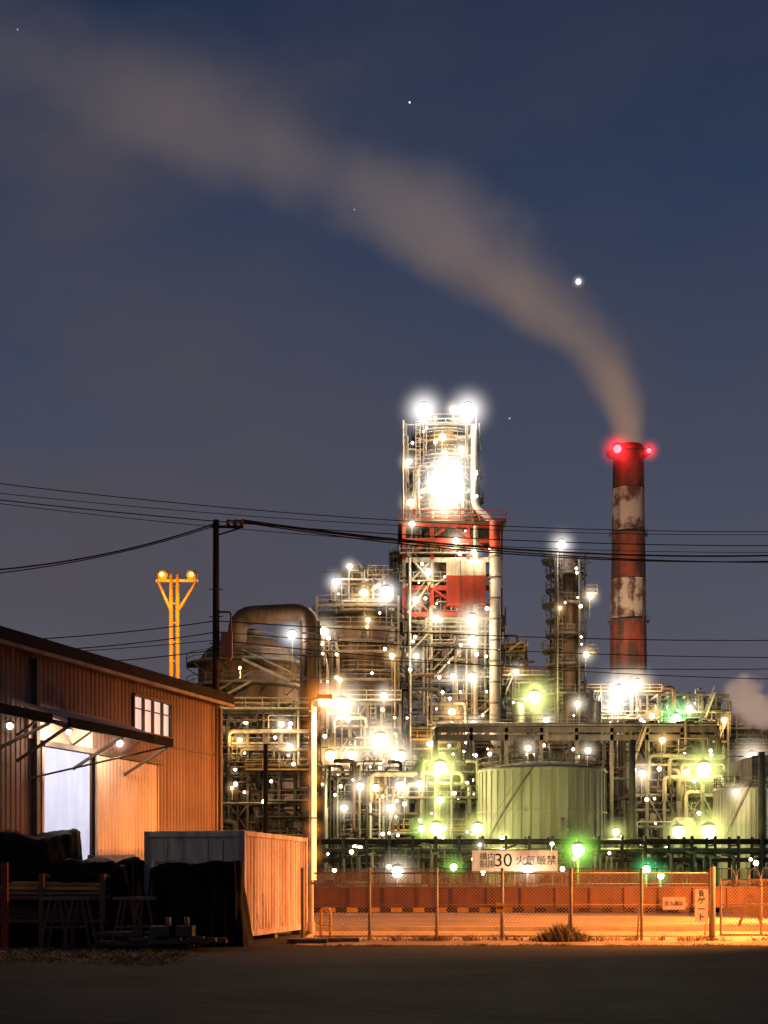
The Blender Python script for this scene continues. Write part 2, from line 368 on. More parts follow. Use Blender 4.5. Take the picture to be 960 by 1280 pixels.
CL,CW,CH=6.4,2.55,2.85
g=MB(); corr(g,.15,CL-.15,-.03,.3,CH-.12,'cont',.28,.035); corr(g,.15,CL-.15,CW,.3,CH-.12,'cont')
g.box(.05,CL-.05,.12,CW-.1,.2,.3,'cont'); child(g,'side_panels',ce)
g=MB()
for x in(0,CL-.15):
    for y in(-.06,CW-.06): g.box(x,x+.15,y,y+.15,.12,CH,'cont')
for y in(-.065,CW-.055): g.box(.15,CL-.15,y,y+.14,.15,.3,'cont'); g.box(.15,CL-.15,y,y+.14,CH-.12,CH,'cont')
for x in(-.004,CL-.146): g.box(x,x+.13,.09,CW-.06,.15,.3,'contend');g.box(x,x+.13,.09,CW-.06,CH-.14,CH-.002,'contend')
child(g,'frame',ce)
g=MB(); corr(g,.09,CW-.06,.04,.3,CH-.14,'contend',.35,.03,1,'y')
for y in (.5,.9,1.6,2.0): g.cyl((-.03,y,.3),(-.03,y,CH-.2),.02,'steel',6)
child(g,'doors',ce)
g=MB(); g.box(.1,CL-.1,.0,CW-.05,CH-.06,CH-.02,'contend'); 
for i in range(8): g.box(.3+i*.8,.38+i*.8,.05,CW-.1,CH-.02,CH+.02,'contend')
child(g,'roof',ce)
g=MB()
for x in (.3,CL/2,CL-.5):
    for y in(.05,CW-.3): g.box(x,x+.3,y,y+.25,0,.15,'wood')
child(g,'timber_blocks',ce)
def lump(name,cx,cy,hw,hd,h,seed,m='tarp',fold=.06,flare=1.12,pw=.35):
    g=MB(); nu,nv=96,28; vs=[];fs=[]
    for j in range(nv+1):
        t=j/nv
        for i in range(nu):
            a=2*math.pi*i/nu; ca,sa=math.cos(a),math.sin(a)
            sx=math.copysign(abs(ca)**pw,ca); sy=math.copysign(abs(sa)**pw,sa)
            if t<.65: k=t/.65; zz=h*k; s=flare+(1-flare)*k**.7; s*= 1-.04*k
            else: k=(t-.65)/.35; zz=h; s=.96*(1-k)
            s=max(s,.001)
            w=fold*(1-.6*t)*(noise.noise(Vector((ca*5,sa*5,zz*.6+seed)))+.6*noise.noise(Vector((ca*11,sa*11,zz*.9+seed*2))))*2
            p=Vector((cx+hw*sx*(s)+w*ca,cy+hd*sy*(s)+w*sa,zz))
            q=noise.noise(Vector((p.x*1.1+seed,p.y*1.1,0)))*.13*h*(min(1,t/.65))+noise.noise(Vector((p.x*4,p.y*4,seed)))*.05
            p.z=max(.0,p.z+q*(t>0.05)); vs.append(p)
    for j in range(nv):
        for i in range(nu): fs.append((j*nu+i,j*nu+(i+1)%nu,(j+1)*nu+(i+1)%nu,(j+1)*nu+i))
    g.add(vs,fs,m,True); return g.build(name)
lump('tarpaulin_covered_stack',X(245,35.3),35.3,1.15,.75,2.0,3,fold=.1,flare=1.16,pw=.5)
lump('tarpaulin_covered_pile',X(35,36.5),36.5,1.3,1.0,2.75,8,fold=.14,flare=1.25,pw=.75)
lump('tarpaulin_covered_pile',X(105,36),36,1.0,.8,2.0,11,fold=.14,flare=1.3,pw=.7)
lump('tarpaulin_covered_pile',X(150,37.5),37.5,.7,.8,2.1,14,fold=.12,flare=1.2,pw=.6)
g=MB(); D=34.5
for u in(-10,52,128):
    x=X(u,D)
    for y in(D,D+1.2): g.beam((x,y,0),(x,y,1.75),.12,'rust')
    for z in(.6,1.2,1.7): g.beam((x,D,z),(x,D+1.2,z),.09,'rust')
for z in(.62,1.18): g.beam((X(-20,D),D-.02,z),(X(130,D),D-.02,z),.09,'rust')
for i in range(14):
    z=1.28+.1*(i%3); y=D+.05+i*.08; g.beam((X(20+R.uniform(-30,5),D),y,z+.06*R.random()),(X(120+R.uniform(-8,12),D),y,z+.06*R.random()),.07,R.choice(['yellow','yellow','rust','wood','steel']))
for i in range(10):
    z=.72+.09*(i%3); y=D+.08+i*.1; g.beam((X(-20,D),y,z),(X(110+R.uniform(-10,12),D),y,z),.08,R.choice(['rust','dark','wood']))
g.build('material_rack')
for (u,D) in((72,33.6),(100,33.9),(160,34),(182,34.3)):
    g=MB(); x=X(u,D)
    for s in(-1,1):
        g.beam((x+s*.1,D-.3,1.15),(x+s*.32,D-.4,0),.05,'rust'); g.beam((x+s*.1,D+.3,1.15),(x+s*.32,D+.4,0),.05,'rust')
    g.beam((x-.3,D-.3,1.17),(x+.3,D-.3,1.17),.07,'steel'); g.beam((x-.3,D+.3,1.17),(x+.3,D+.3,1.17),.07,'rust'); g.beam((x,D-.35,.5),(x,D+.35,.5),.04,'rust'); g.beam((x-.22,D-.36,.5),(x+.22,D-.36,.5),.04,'rust')
    g.build('trestle')
g=MB(); r=random.Random(5)
for i in range(34):
    x=r.uniform(X(135,33),X(245,33)); y=r.uniform(32.4,34); z=.06+.1*r.randint(0,3); a=r.uniform(-.35,.35)
    if x>X(215,33) : z=min(z,.2)
    l=r.uniform(.4,.9); g.beam((x-l*math.cos(a),y-l*math.sin(a),z),(x+l*math.cos(a),y+l*math.sin(a),z+r.uniform(-.03,.06)),r.uniform(.08,.16),r.choice(['wood','wood','rust','dark']),.09)
g.build('timber_pile')
g=MB()
for u,w in((205,.3),(228,.26)):
    x=X(u,33); g.cyl((x,32.6,.18),(x,33.2,.18),w*.6,'black',12); g.box(x-w,x+w,32.7,33.3,.32,.55,'dark'); g.cyl((x+.1,33,.55),(x+.1,33,.75),.06,'steel')
g.build('scrap_machine_parts')
g=MB(); x=X(6,33); g.beam((x,33,0),(x,33,2.0),.14,'red'); g.beam((x,33,1.9),(x-1.2,33,1.9),.12,'red'); g.beam((x,33,.2),(x-1.2,33,.2),.12,'red'); g.beam((x,33,.9),(x-1.2,33,.9),.08,'red'); g.build('steel_gantry_frame')
g=MB()
for i,(u,D) in enumerate(((400,37.3),(425,37.5),(385,36.6))): g.box(X(u,D)-.5,X(u,D)+.5,D-.4,D+.4,0.0+.01*i,.09+.01*i,'dark')
g.box(X(300,35.8)-.5,X(300,35.8)+.3,35.5,35.9,0,.1,'wood'); g.build('steel_plates')
# ------------------------------------------------------------ warehouse
mt['clad']=M('corrugated_cladding',(.2,.135,.115),(.11,.075,.065),.35,rough=.7,streak=.35,det=6,spec=.3)
mt['cladpale']=M('pale_cladding',(.55,.46,.4),(.38,.3,.25),.4,rough=.6,streak=.4)
mt['glow']=EM('lit_window_glass',(1,.7,.62),.72)
mt['intwall']=M('interior_wall',(.8,.8,.82),(.65,.65,.7),1)
Bp=Vector((X(272,48),48)); d=Vector((4.0,12.2)).normalized(); EH=Z(880,48)
wh=frame_obj('warehouse',(Bp.x,Bp.y),(-d.x,-d.y))
def wp(u,v):
    k=(u-480)/F; s=(Bp.x-k*Bp.y)/(d.x-k*d.y); D=Bp.y-s*d.y; return s,Z(v,D)
LW=34; WD=16
ds1,_=wp(48,940); ds0,_=wp(112,940); dz=wp(80,938)[1]
ws1,wz1=wp(165,876); ws0,_=wp(212,876); wz1=EH-.45; wz0=wz1-1.0
g=MB()
PR,DP=.22,.022
corr(g,0,ws0,0,.5,EH,'clad',PR,DP); corr(g,ws0,ws1,0,.5,wz0,'clad',PR,DP); corr(g,ws0,ws1,0,wz1,EH,'clad',PR,DP)
corr(g,ws1,ds0,0,.5,EH,'clad',PR,DP); corr(g,ds0,ds1,0,dz,EH,'clad',PR,DP); corr(g,ds1,LW,0,.5,EH,'clad',PR,DP)
corr(g,-WD,-.0,0.02,.5,EH,'clad',PR,DP,-1,'y'); g.box(LW-.1,LW,-WD,-.02,0,EH,'clad'); g.box(0,LW,-WD-.1,-WD,0,EH,'clad')
g.box(0,ds0,-.12,.06,0,.5,'conc'); g.box(ds1,LW,-.12,.06,0,.5,'conc')
child(g,'walls',wh)
g=MB(); ov=.35
rz=EH+1.7
g.add([(-ov,ov,EH+.02),(LW,ov,EH+.02),(LW,-WD/2,rz),(-ov,-WD/2,rz),(-ov,-WD-ov,EH+.02),(LW,-WD-ov,EH+.02)],[(0,1,2,3),(3,2,5,4)],'black')
g.add([(0,-.05,EH),(0,-WD,EH),(0,-WD/2,rz-.1)],[(0,1,2)],'clad')
g.box(-ov,LW,ov,ov+.12,EH-.1,EH+.0,'steel'); g.box(-ov,LW,ov-.04,ov+.1,EH+.022,EH+.32,'black'); g.box(-ov,LW,.06,ov,EH-.03,EH+.0,'dark')
child(g,'roof_and_gutter',wh)
g=MB(); g.box(-.06,.1,.055,.16,0,EH-.15,'dark')
cs,_=wp(40,900); g.box(cs-.08,cs+.08,.055,.2,0,EH-.15,'dark')
for s in(14.5,20,26): g.box(s-.08,s+.08,.055,.2,0,EH-.15,'dark')
g.cyl((.4,.15,0),(.4,.15,EH-.1),.05,'rust',8)
g.box(.1,ws0-.1,.04,.06,EH-1.75,EH-1.7,'dark'); g.box(ws1+.1,LW,.04,.06,EH-1.75,EH-1.7,'dark')
child(g,'posts_and_downpipes',wh)
g=MB(); n=4; fw=.07
g.box(ws0-.04,ws1+.04,.06,.13,wz0-.08,wz0,'dark'); g.box(ws0-.04,ws1+.04,.06,.13,wz1,wz1+.07,'dark')
for i in range(n+1):
    s=ws0+(ws1-ws0)*i/n; g.box(s-fw/2,s+fw/2,.0,.09,wz0,wz1,'dark')
g.box(ws0,ws1,.02,.07,(wz0+wz1)/2+.14,(wz0+wz1)/2+.17,'dark')
g.box(ws0,ws1,-.06,-.04,wz0,wz1,'glow'); child(g,'window',wh)
g=MB(); s0=wp(190,950)[0]
corr(g,s0,ds0-.02,.16,.12,dz-.02,'cladpale',.2,.02); g.box(s0-.06,s0,.14,.2,.1,dz,'light'); g.box(ds0-.08,ds0,.2,.24,.1,dz-.02,'light'); g.box(s0,ds0,.195,.23,.1,.25,'light')
g.box(s0-.3,ds1+.1,.1,.26,dz,dz+.14,'dark'); g.box(ds1,ds1+.1,.06,.18,0,dz,'light')
g.box(ds0,ds1+.6,.03,.09,dz+.16,dz+.95,'cladpale'); child(g,'sliding_door',wh)
g=MB(); g.add([(ds1+4,-7,0.02),(ds0-5,-7,.02),(ds0-5,-.15,.02),(ds1+4,-.15,.02)],[(0,1,2,3)],'conc')
g.box(ds0-5,ds1+4,-7.1,-7,0,EH-.3,'intwall'); g.box(ds0-5,ds0-4.9,-7,-.15,0,EH-.3,'intwall'); g.box(ds1+3.9,ds1+4,-7,-.15,0,EH-.3,'intwall'); g.box(ds0-5,ds1+4,-7,-.15,EH-.3,EH-.2,'intwall')
for i in range(12): g.box(ds0-5+i*1.0,ds0-4.95+i*1.0,-7,-6.93,0,EH-.4,'light')
g.box(ds0-.5,ds0+.9,-6,-4.8,0,2.2,'wood')
child(g,'interior',wh)
c0=wp(150,905)[0]; c1=wp(42,890)[0]+1.0; zi=6.05; zo=5.5; cd=1.6
g=MB(); g.add([(c0,.1,zi),(c1,.1,zi),(c1,cd,zo),(c0,cd,zo),(c0,.1,zi+.08),(c1,.1,zi+.08),(c1,cd,zo+.08),(c0,cd,zo+.08)],[(0,1,2,3),(4,7,6,5),(0,3,7,4),(1,5,6,2)],'cladpale')
g.box(c0-.05,c1+.05,cd,cd+.08,zo-.1,zo+.14,'black')
for s in (c0+.05,(c0+c1)/2,c1-.05):
    g.beam((s,.1,zi-.1),(s,cd,zo-.1),.1,'dark'); g.beam((s,.1,4.6),(s,cd-.1,zo-.12),.07,'dark'); g.beam((s,.1,zi-.8),(s,cd*.5,(zi+zo)/2-.1),.05,'dark')
for k in(.3,.7): g.beam((c0,.1+cd*k,zi-.1-.55*k),(c1,.1+cd*k,zi-.1-.55*k),.07,'dark')
g.beam((c0+.1,cd-.05,zo-.1),(c1-.6,.12,4.2),.05,'black')
child(g,'door_canopy',wh)
g=MB(); c2=c1+.9; g.add([(c2,.1,zi),(c2+5,.1,zi),(c2+5,cd,zo),(c2,cd,zo)],[(0,1,2,3)],'cladpale'); g.box(c2-.05,c2+5,cd,cd+.08,zo-.1,zo+.14,'black'); g.beam((c2,.1,4.8),(c2,cd,zo-.1),.07,'dark'); child(g,'second_canopy',wh)
def wlocal(s,n,z): return wh.matrix_basis@Vector((s,n,z))
def plight(par,name,p,col,e,size=.1,spot=None,aim=None):
    l=bpy.data.lights.new(name,'SPOT' if spot else 'POINT'); l.energy=e; l.color=col; l.shadow_soft_size=size
    o=bpy.data.objects.new(name,l); sc.collection.objects.link(o); o.location=p
    if spot: l.spot_size=math.radians(spot); l.spot_blend=.7; o.rotation_euler=(Vector(aim)-Vector(p)).to_track_quat('-Z','Y').to_euler()
    attach(o,par); return o
plight(wh,'interior_light',wlocal((ds0+ds1)/2,-3,5.6),(.85,.85,1),480,.4)
plight(wh,'interior_light_2',wlocal((ds0+ds1)/2-2,-3.5,5.6),(.85,.85,1),300,.4)
ls,_=wp(150,915)
# canopy lamp fitting: small bulb under a shade, hung from the canopy
b=MB(); b.lathe(0,0,[(max(.001,math.sin(math.pi*i/6)),-math.cos(math.pi*i/6)) for i in range(7)],'glass_w',12); b.lathe(0,0,[(.001,1.9),(.5,1.8),(2.0,.9),(1.95,.8),(.001,.95)],'dark',12); b.beam((0,0,1.8),(0,0,4),.3,'dark'); o=b.build('tmp',recenter=False); fix['s']=o.data; bpy.data.objects.remove(o)
COL['s']=(1,.68,.46)
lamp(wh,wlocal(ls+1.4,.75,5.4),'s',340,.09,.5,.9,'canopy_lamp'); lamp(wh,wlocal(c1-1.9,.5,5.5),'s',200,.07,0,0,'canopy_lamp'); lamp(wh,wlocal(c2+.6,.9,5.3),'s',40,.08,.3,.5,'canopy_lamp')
# ------------------------------------------------------------ street lamps
SOD=(1,.3,.05)
def street_lamp(x,y,h,e,orange_glow=True,name='street_lamp',aim=None,cone=140,arm=1):
    g=MB(); g.lathe(x,y,[(.12,0),(.12,.35),(.075,.4),(.06,h)],'light',10)
    g.pipe([(x,y,h-.05),(x,y,h+.12),(x+.35*arm,y-.1,h+.18)],.05,'light',8,.1)
    g.box(x+min(.18*arm,.62*arm),x+max(.18*arm,.62*arm),y-.22,y+.05,h+.12,h+.26,'steel')
    if orange_glow:
        g.cyl((x+.085,y-.05,1.6),(x+.085,y-.05,h-.1),.07,'tube',8)  # glowing strip painted along the pole in place of lamplight on it
        for z in (1.5,h*.5,h-.25): g.box(x-.05,x+.16,y-.12,y+.05,z,z+.05,'steel')
    g.cyl((x+.22*arm,y-.09,h+.06),(x+.58*arm,y-.09,h+.06),.13,'glass_o2',8)
    o=g.build(name)
    plight(o,'sodium_light',(x+.42*arm,y-.12,h-.08),SOD,e,.2,cone,aim)
    paint_bloom(o,(x+.4*arm,y-.1,h+.1),'o',1.2,2.0,'lamp_mist')
    if orange_glow:
        for i in range(6): paint_bloom(o,(x+.08,y-.05,h-.7-i*.75),'o',.62,.8,f'tube_mist_{i}')
    return o
mt['tube']=EM('sodium_tube',(1,.42,.12),3.4); mt['glass_o2']=EM('sodium_lamp_glass',(1,.5,.15),12)
street_lamp(X(389,42.6),42.6,Z(880,42.6),2300,True,aim=(-3.5,48,0),cone=145)
street_lamp(17,34.8,7,26000,False,aim=(3.2,41,.1),cone=56,arm=-1)
street_lamp(12.9,43.6,7,30000,False,aim=(7.2,42.2,0),cone=96,arm=-1)
street_lamp(19.5,56,8,80000,False,aim=(5,57,0),cone=95,arm=-1)
street_lamp(28,74,7,42000,False,aim=(9,85,.6),cone=70,arm=-1)
# ------------------------------------------------------------ utility pole
D=53; px=X(270,D); g=MB(); zt=Z(650,D)
g.lathe(px,D,[(.17,0),(.11,zt)],'black',10)
g.beam((px-.15,D,zt-.25),(px+1.0,D,zt-.25),.09,'black'); g.beam((px-.1,D,zt-.6),(px+.9,D,zt-.3),.05,'black')
for k in(.45,.7,.95):
    g.lathe(px+k,D,[(.05,zt-.2),(.1,zt-.16),(.04,zt-.1),(.1,zt-.06),(.03,zt+.02)],'rust',8)
for z in range(6,13): g.beam((px-.25,D,z+.3),(px+.25,D,z+.3),.03,'black')
g.box(px+.2,px+.6,D-.1,D+.1,Z(822,D),Z(790,D),'rust'); g.pipe([(px+.12,D,Z(765,D)),(px+.55,D,Z(765,D)),(px+.55,D,Z(825,D)),(px+.1,D,Z(825,D))],.04,'rust',6)
pole=g.build('utility_pole')
def wires(name,L_):
    g=MB()
    for p,q,sag,r in L_:
        p=Vector(p);q=Vector(q); pts=[p.lerp(q,i/30)-Vector((0,0,4*sag*(i/30)*(1-i/30))) for i in range(31)]; g.sweep(pts,r,'black',5)
    g.build(name)
top=Vector((px+.05,D,zt-.1)); ext=V
wires('power_line',[(top,ext(-60,716,46),.35,.028),(top+Vector((.1,0,-.05)),ext(-60,722,46),.3,.02)])
wires('power_line',[(Vector((px+.95,D,zt)),ext(1040,692,60),.55,.035),(Vector((px+.7,D,zt)),ext(1040,702,60),.5,.025),(Vector((px+.45,D,zt)),ext(1040,699,60),.62,.025)])
wires('overhead_transmission_line',[(ext(-60,597,80),ext(1020,664,90),.9,.025),(ext(-60,610,80),ext(1020,668,90),.8,.02),(ext(-60,618,80),ext(1020,682,90),.8,.03),(ext(-60,622,80),ext(1020,690,90),.9,.02)])
wires('telephone_line',[(ext(-60,803,50),(px,D,Z(776,D)),.15,.02),(ext(-60,816,50),(px,D,Z(790,D)),.2,.02),(ext(-60,832,50),(px,D,Z(812,D)),.2,.02),(ext(-60,820,50),(px,D,Z(800,D)),.1,.015),
   ((px,D,Z(776,D)),ext(1030,800,62),.25,.02),((px,D,Z(790,D)),ext(1030,822,62),.25,.018),((px,D,Z(812,D)),ext(1030,835,62),.3,.018),((px,D,Z(800,D)),ext(1030,850,62),.3,.018)])
D=78; g=MB(); x=X(332,D); g.lathe(x,D,[(.16,0),(.11,Z(930,D))],'black',8); g.beam((x-.4,D,Z(940,D)),(x+.4,D,Z(940,D)),.08,'black'); g.build('utility_pole')
# ------------------------------------------------------------ floodlight mast
D=75; g=MB(); x=X(218,D)
for s in(-.17,.17): g.cyl((x+s,D,0),(x+s,D,Z(718,D)),.11,'yellow',10)
for z in range(2,17,1): g.beam((x-.17,D,z),(x+.17,D,z),.05,'yellow')
za=Z(765,D); zt=Z(726,D)
g.cyl((x-.15,D,za),(X(197,D),D,zt),.08,'yellow',8); g.cyl((x+.15,D,za),(X(246,D),D,zt),.08,'yellow',8)
g.beam((X(195,D),D,zt),(X(248,D),D,zt),.12,'yellow')
for u in(203,240):
    xx=X(u,D); g.lathe(xx,D,[(.001,zt+.05),(.22,zt+.08),(.3,zt+.3),(.26,zt+.5),(.001,zt+.52)],'yellow',12); g.cyl((xx,D-.32,zt+.28),(xx+.02,D-.2,zt+.28),.12,'tube',10)
mast=g.build('floodlight_mast')
plight(mast,'mast_light',(x-.3,D-2.2,Z(745,D)),(1,.45,.1),600,.2); plight(mast,'mast_light_2',(x+.8,D-3,Z(820,D)),(1,.45,.1),600,.2)  # fill points added in front of the mast to brighten it, not fittings
# ------------------------------------------------------------ CHIMNEY
D=300; cx=X(785.5,D); g=MB()
zt=Z(560,D); bands=[(560,612,'chred'),(612,668,'chwhite'),(668,725,'chred'),(725,776,'chwhite'),(776,840,'chred'),(840,1106,'conc')]
def cr_(z): return 3.15+(zt-z)/90*1.35
for a,b_,m in bands:
    z1,z0=Z(a,D),max(0,Z(b_,D)); prof=[(cr_(z0+(z1-z0)*i/6),z0+(z1-z0)*i/6) for i in range(7)]; g.lathe(cx,D,prof,m,40)
    if m!='conc':
        g.lathe(cx,D,[(cr_(z1)+.02,z1-.25),(cr_(z1)+.1,z1-.2),(cr_(z1)+.1,z1-.02),(cr_(z1),z1)],m,40)
g.lathe(cx,D,[(3.15,zt),(3.0,zt+.3),(2.7,zt+.3),(2.7,zt-6)],'chred',40)
g.ringdeck(cx,D,zt-1.2,3.2,4.6,0,360,'deck','red'); g.ringdeck(cx,D,Z(670,D),3.4,4.0,180,360,'deck','rust'); g.ringdeck(cx,D,Z(778,D),3.7,4.3,180,360,'deck','rust')
g.ladder(cx-2.9,D-3.2,2,zt-1,'rust'); g.cyl((cx+2.5,D-3.1,2),(cx+2.5,D-3.1,zt-1),.1,'rust',6)
ch=g.build('striped_chimney')
lamp(ch,(cx-3.0,D-4.4,Z(569,D)),'r',0,.85,5.5,2.6,'aviation_light'); lamp(ch,(cx+3.7,D-3.2,Z(569,D)),'r',0,.5,3.6,2,'aviation_light')
plight(ch,'aviation_glow',(cx-1.5,D-6.5,Z(568,D)),(1,.05,.05),500,.3)
for (dx,zz,e) in((-24,26,110000),(13,16,22000)):
    plight(ch,'chimney_floodlight',(cx+dx,D-42,zz),(1,.72,.48),e,.5,50,(cx,D,58))
# ------------------------------------------------------------ PLUME
ctr=[(789,560,18),(784,530,25),(775,495,32),(757,458,38),(730,425,42),(693,396,48),(655,370,55),(612,335,63),(562,300,70),(502,264,75),(440,230,80),(370,195,84),(290,160,88),(200,125,92),(90,90,95),(-40,50,98),(-220,0,102),(-420,-50,106)]
D=300; pts=[(X(u,D),Z(v,D),w/F*D) for u,v,w in ctr]
z0,z1=pts[0][1],pts[-1][1]; NS=30
def interp(z):
    for a,b_ in zip(pts[:-1],pts[1:]):
        if z<=b_[1]+1e-6:
            t=(z-a[1])/(b_[1]-a[1]); return a[0]+(b_[0]-a[0])*t,a[2]+(b_[2]-a[2])*t
    return pts[-1][0],pts[-1][2]
S=[]
for i in range(NS+1):
    t=(i/NS)**1.0; z=z0+(z1-z0)*t; e=(z1-z0)/40
    xa,w=interp(z); x1_,_=interp(min(z1,z+e)); x0_,_=interp(max(z0,z-e)); xm=(xa+x1_+x0_)/3
    sl_=(x1_-x0_)/(min(z1,z+e)-max(z0,z-e)); S.append((t,z,xm if i else xa,w,w*math.sqrt(1+sl_*sl_)))
xmin=min(s[2] for s in S)-5; xmax=max(s[2] for s in S)+5; WM=max(s[4] for s in S)*1.01; WY=30.0
vs=[];fs=[];n=24
for t,z,xc,w,hx in S:
    q=1.0 if t<.001 else 1.4
    for k in range(n):
        a=2*math.pi*k/n; vs.append((xc+hx*q*math.cos(a),D+w*q*math.sin(a),z))
for i in range(NS):
    for k in range(n): fs.append((i*n+k,i*n+(k+1)%n,(i+1)*n+(k+1)%n,(i+1)*n+k))
fs.append(tuple(range(n))[::-1]); fs.append(tuple(NS*n+k for k in range(n)))
pm=bpy.data.materials.new('lit_steam'); pm.use_nodes=True; nt=pm.node_tree; nt.nodes.clear(); N=nt.nodes; L=nt.links
tc=N.new('ShaderNodeTexCoord'); sp=N.new('ShaderNodeSeparateXYZ')
nz=N.new('ShaderNodeTexNoise'); nz.inputs['Scale'].default_value=.04; nz.inputs['Detail'].default_value=4; nz.inputs['Roughness'].default_value=.6
L.new(tc.outputs['Object'],nz.inputs['Vector']); L.new(tc.outputs['Object'],sp.inputs[0])
t_=mth('DIVIDE',mth('SUBTRACT',sp.outputs['Z'],z0),z1-z0)
def ramp(vals):
    r_=N.new('ShaderNodeValToRGB'); cr=r_.color_ramp
    while len(cr.elements)<len(vals): cr.elements.new(.5)
    for i,(p,v) in enumerate(vals): cr.elements[i].position=p
    for i,(p,v) in enumerate(vals): cr.elements[i].color=(v[0],v[1],v[2],1)
    L.new(t_,r_.inputs[0]); s_=N.new('ShaderNodeSeparateColor'); L.new(r_.outputs[0],s_.inputs[0]); return s_
rp=ramp([(s[0],((s[2]-xmin)/(xmax-xmin),s[4]/WM,s[3]/WY)) for s in S])
xc=mth('MULTIPLY_ADD',rp.outputs[0],xmax-xmin,xmin); hx=mth('MULTIPLY',rp.outputs[1],WM); wy=mth('MULTIPLY',rp.outputs[2],WY)
dx=mth('DIVIDE',mth('SUBTRACT',sp.outputs['X'],xc),hx); dy=mth('DIVIDE',mth('SUBTRACT',sp.outputs['Y'],D),wy)
rr=mth('SQRT',mth('ADD',mth('MULTIPLY',dx,dx),mth('MULTIPLY',dy,dy)))
na=N.new('ShaderNodeMapRange'); na.inputs[1].default_value=0; na.inputs[2].default_value=.3; na.inputs[3].default_value=.7; na.inputs[4].default_value=1.8; L.new(t_,na.inputs[0])
rr=mth('ADD',rr,mth('MULTIPLY',mth('SUBTRACT',nz.outputs['Fac'],.48),na.outputs[0]))
mr=N.new('ShaderNodeMapRange'); mr.interpolation_type='SMOOTHSTEP'; mr.inputs[1].default_value=1.15; mr.inputs[2].default_value=-.25; L.new(rr,mr.inputs[0])
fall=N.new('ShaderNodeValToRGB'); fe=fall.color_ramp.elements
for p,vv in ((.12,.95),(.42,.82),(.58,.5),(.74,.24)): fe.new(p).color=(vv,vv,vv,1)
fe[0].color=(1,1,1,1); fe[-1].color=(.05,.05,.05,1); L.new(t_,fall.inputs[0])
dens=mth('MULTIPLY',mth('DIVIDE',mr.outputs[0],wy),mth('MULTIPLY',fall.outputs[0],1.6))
em=N.new('ShaderNodeEmission')  # plume's lit look is painted in as emission, warmer near the stack
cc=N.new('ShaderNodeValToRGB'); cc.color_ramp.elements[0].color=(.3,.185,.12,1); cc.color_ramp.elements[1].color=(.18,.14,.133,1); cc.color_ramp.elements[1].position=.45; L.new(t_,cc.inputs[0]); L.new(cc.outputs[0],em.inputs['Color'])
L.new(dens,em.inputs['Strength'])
ab=N.new('ShaderNodeVolumeAbsorption'); ab.inputs['Color'].default_value=(0,0,0,1); L.new(dens,ab.inputs['Density'])
ad=N.new('ShaderNodeAddShader'); L.new(em.outputs[0],ad.inputs[0]); L.new(ab.outputs[0],ad.inputs[1])
out=N.new('ShaderNodeOutputMaterial'); L.new(ad.outputs[0],out.inputs['Volume'])
try: pm.cycles.volume_step_rate=.16
except Exception as e: print(e)
mt['steam']=pm; g=MB(); g.add(vs,fs,'steam'); g.build('smoke_plume',recenter=False)
pm=bpy.data.materials.new('steam_puff'); pm.use_nodes=True; nt=pm.node_tree; nt.nodes.clear(); N=nt.nodes; L=nt.links
tc=N.new('ShaderNodeTexCoord'); nz=N.new('ShaderNodeTexNoise'); nz.inputs['Scale'].default_value=1.8; nz.inputs['Detail'].default_value=3; L.new(tc.outputs['Object'],nz.inputs['Vector'])
ln=N.new('ShaderNodeVectorMath'); ln.operation='LENGTH'; L.new(tc.outputs['Object'],ln.inputs[0])
q=mth('ADD',ln.outputs['Value'],mth('MULTIPLY',mth('SUBTRACT',nz.outputs['Fac'],.5),1.2))
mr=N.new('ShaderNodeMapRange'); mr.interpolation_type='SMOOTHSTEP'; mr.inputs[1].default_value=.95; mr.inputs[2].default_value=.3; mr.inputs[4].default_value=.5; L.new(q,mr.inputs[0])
em=N.new('ShaderNodeEmission'); em.inputs['Color'].default_value=(.4,.27,.21,1); L.new(mr.outputs[0],em.inputs['Strength'])  # puff brightness painted in as its own emission; no lamp lights it
ab=N.new('ShaderNodeVolumeAbsorption'); ab.inputs['Color'].default_value=(0,0,0,1); L.new(mr.outputs[0],ab.inputs['Density'])
ad=N.new('ShaderNodeAddShader'); L.new(em.outputs[0],ad.inputs[0]); L.new(ab.outputs[0],ad.inputs[1]); out=N.new('ShaderNodeOutputMaterial'); L.new(ad.outputs[0],out.inputs['Volume'])
mt['puff']=pm
for u,v,D,rx_,rz_ in((930,872,212,3.8,4.0),(950,892,212,4.5,3.2)):
    b=MB(); b.lathe(0,0,[(max(.0005,math.sin(math.pi*i/10)),-math.cos(math.pi*i/10)) for i in range(11)],'puff',18); o=b.build('steam_puff',recenter=False); o.location=V(u,v,D); o.scale=(rx_,rx_,rz_)
# ------------------------------------------------------------ MAIN TOWER
D=170; g=MB(); cx=X(558,D); cy=D+5.5
g.vessel(cx,cy,Z(790,D),Z(655,D),3.4,'light',28)
g.lathe(cx,cy,[(3.3,Z(668,D)),(2.9,Z(645,D)),(2.9,Z(590,D)),(2.2,Z(578,D))],'light',28); g.lathe(cx,cy,[(2.2,Z(578,D)),(2.2,Z(545,D)),(2.6,Z(541,D)),(2.5,Z(532,D)),(1.4,Z(526,D)),(.01,Z(524,D))],'yellow',28)
for v,ro,a0,a1 in((650,5.2,0,360),(632,4.6,150,360),(612,4.8,0,360),(597,4.2,180,400),(580,4.6,0,360),(562,3.8,120,380),(546,4.4,0,360),(530,4.0,0,360)):
    g.ringdeck(cx,cy,Z(v,D),2.2,ro,a0,a1)
ua,ub=X(508,D),X(600,D)
for x in(ua,ub):
    for y in(cy-4,cy+4): g.beam((x,y,Z(660,D)),(x,y,Z(524,D)),.2,'steel')
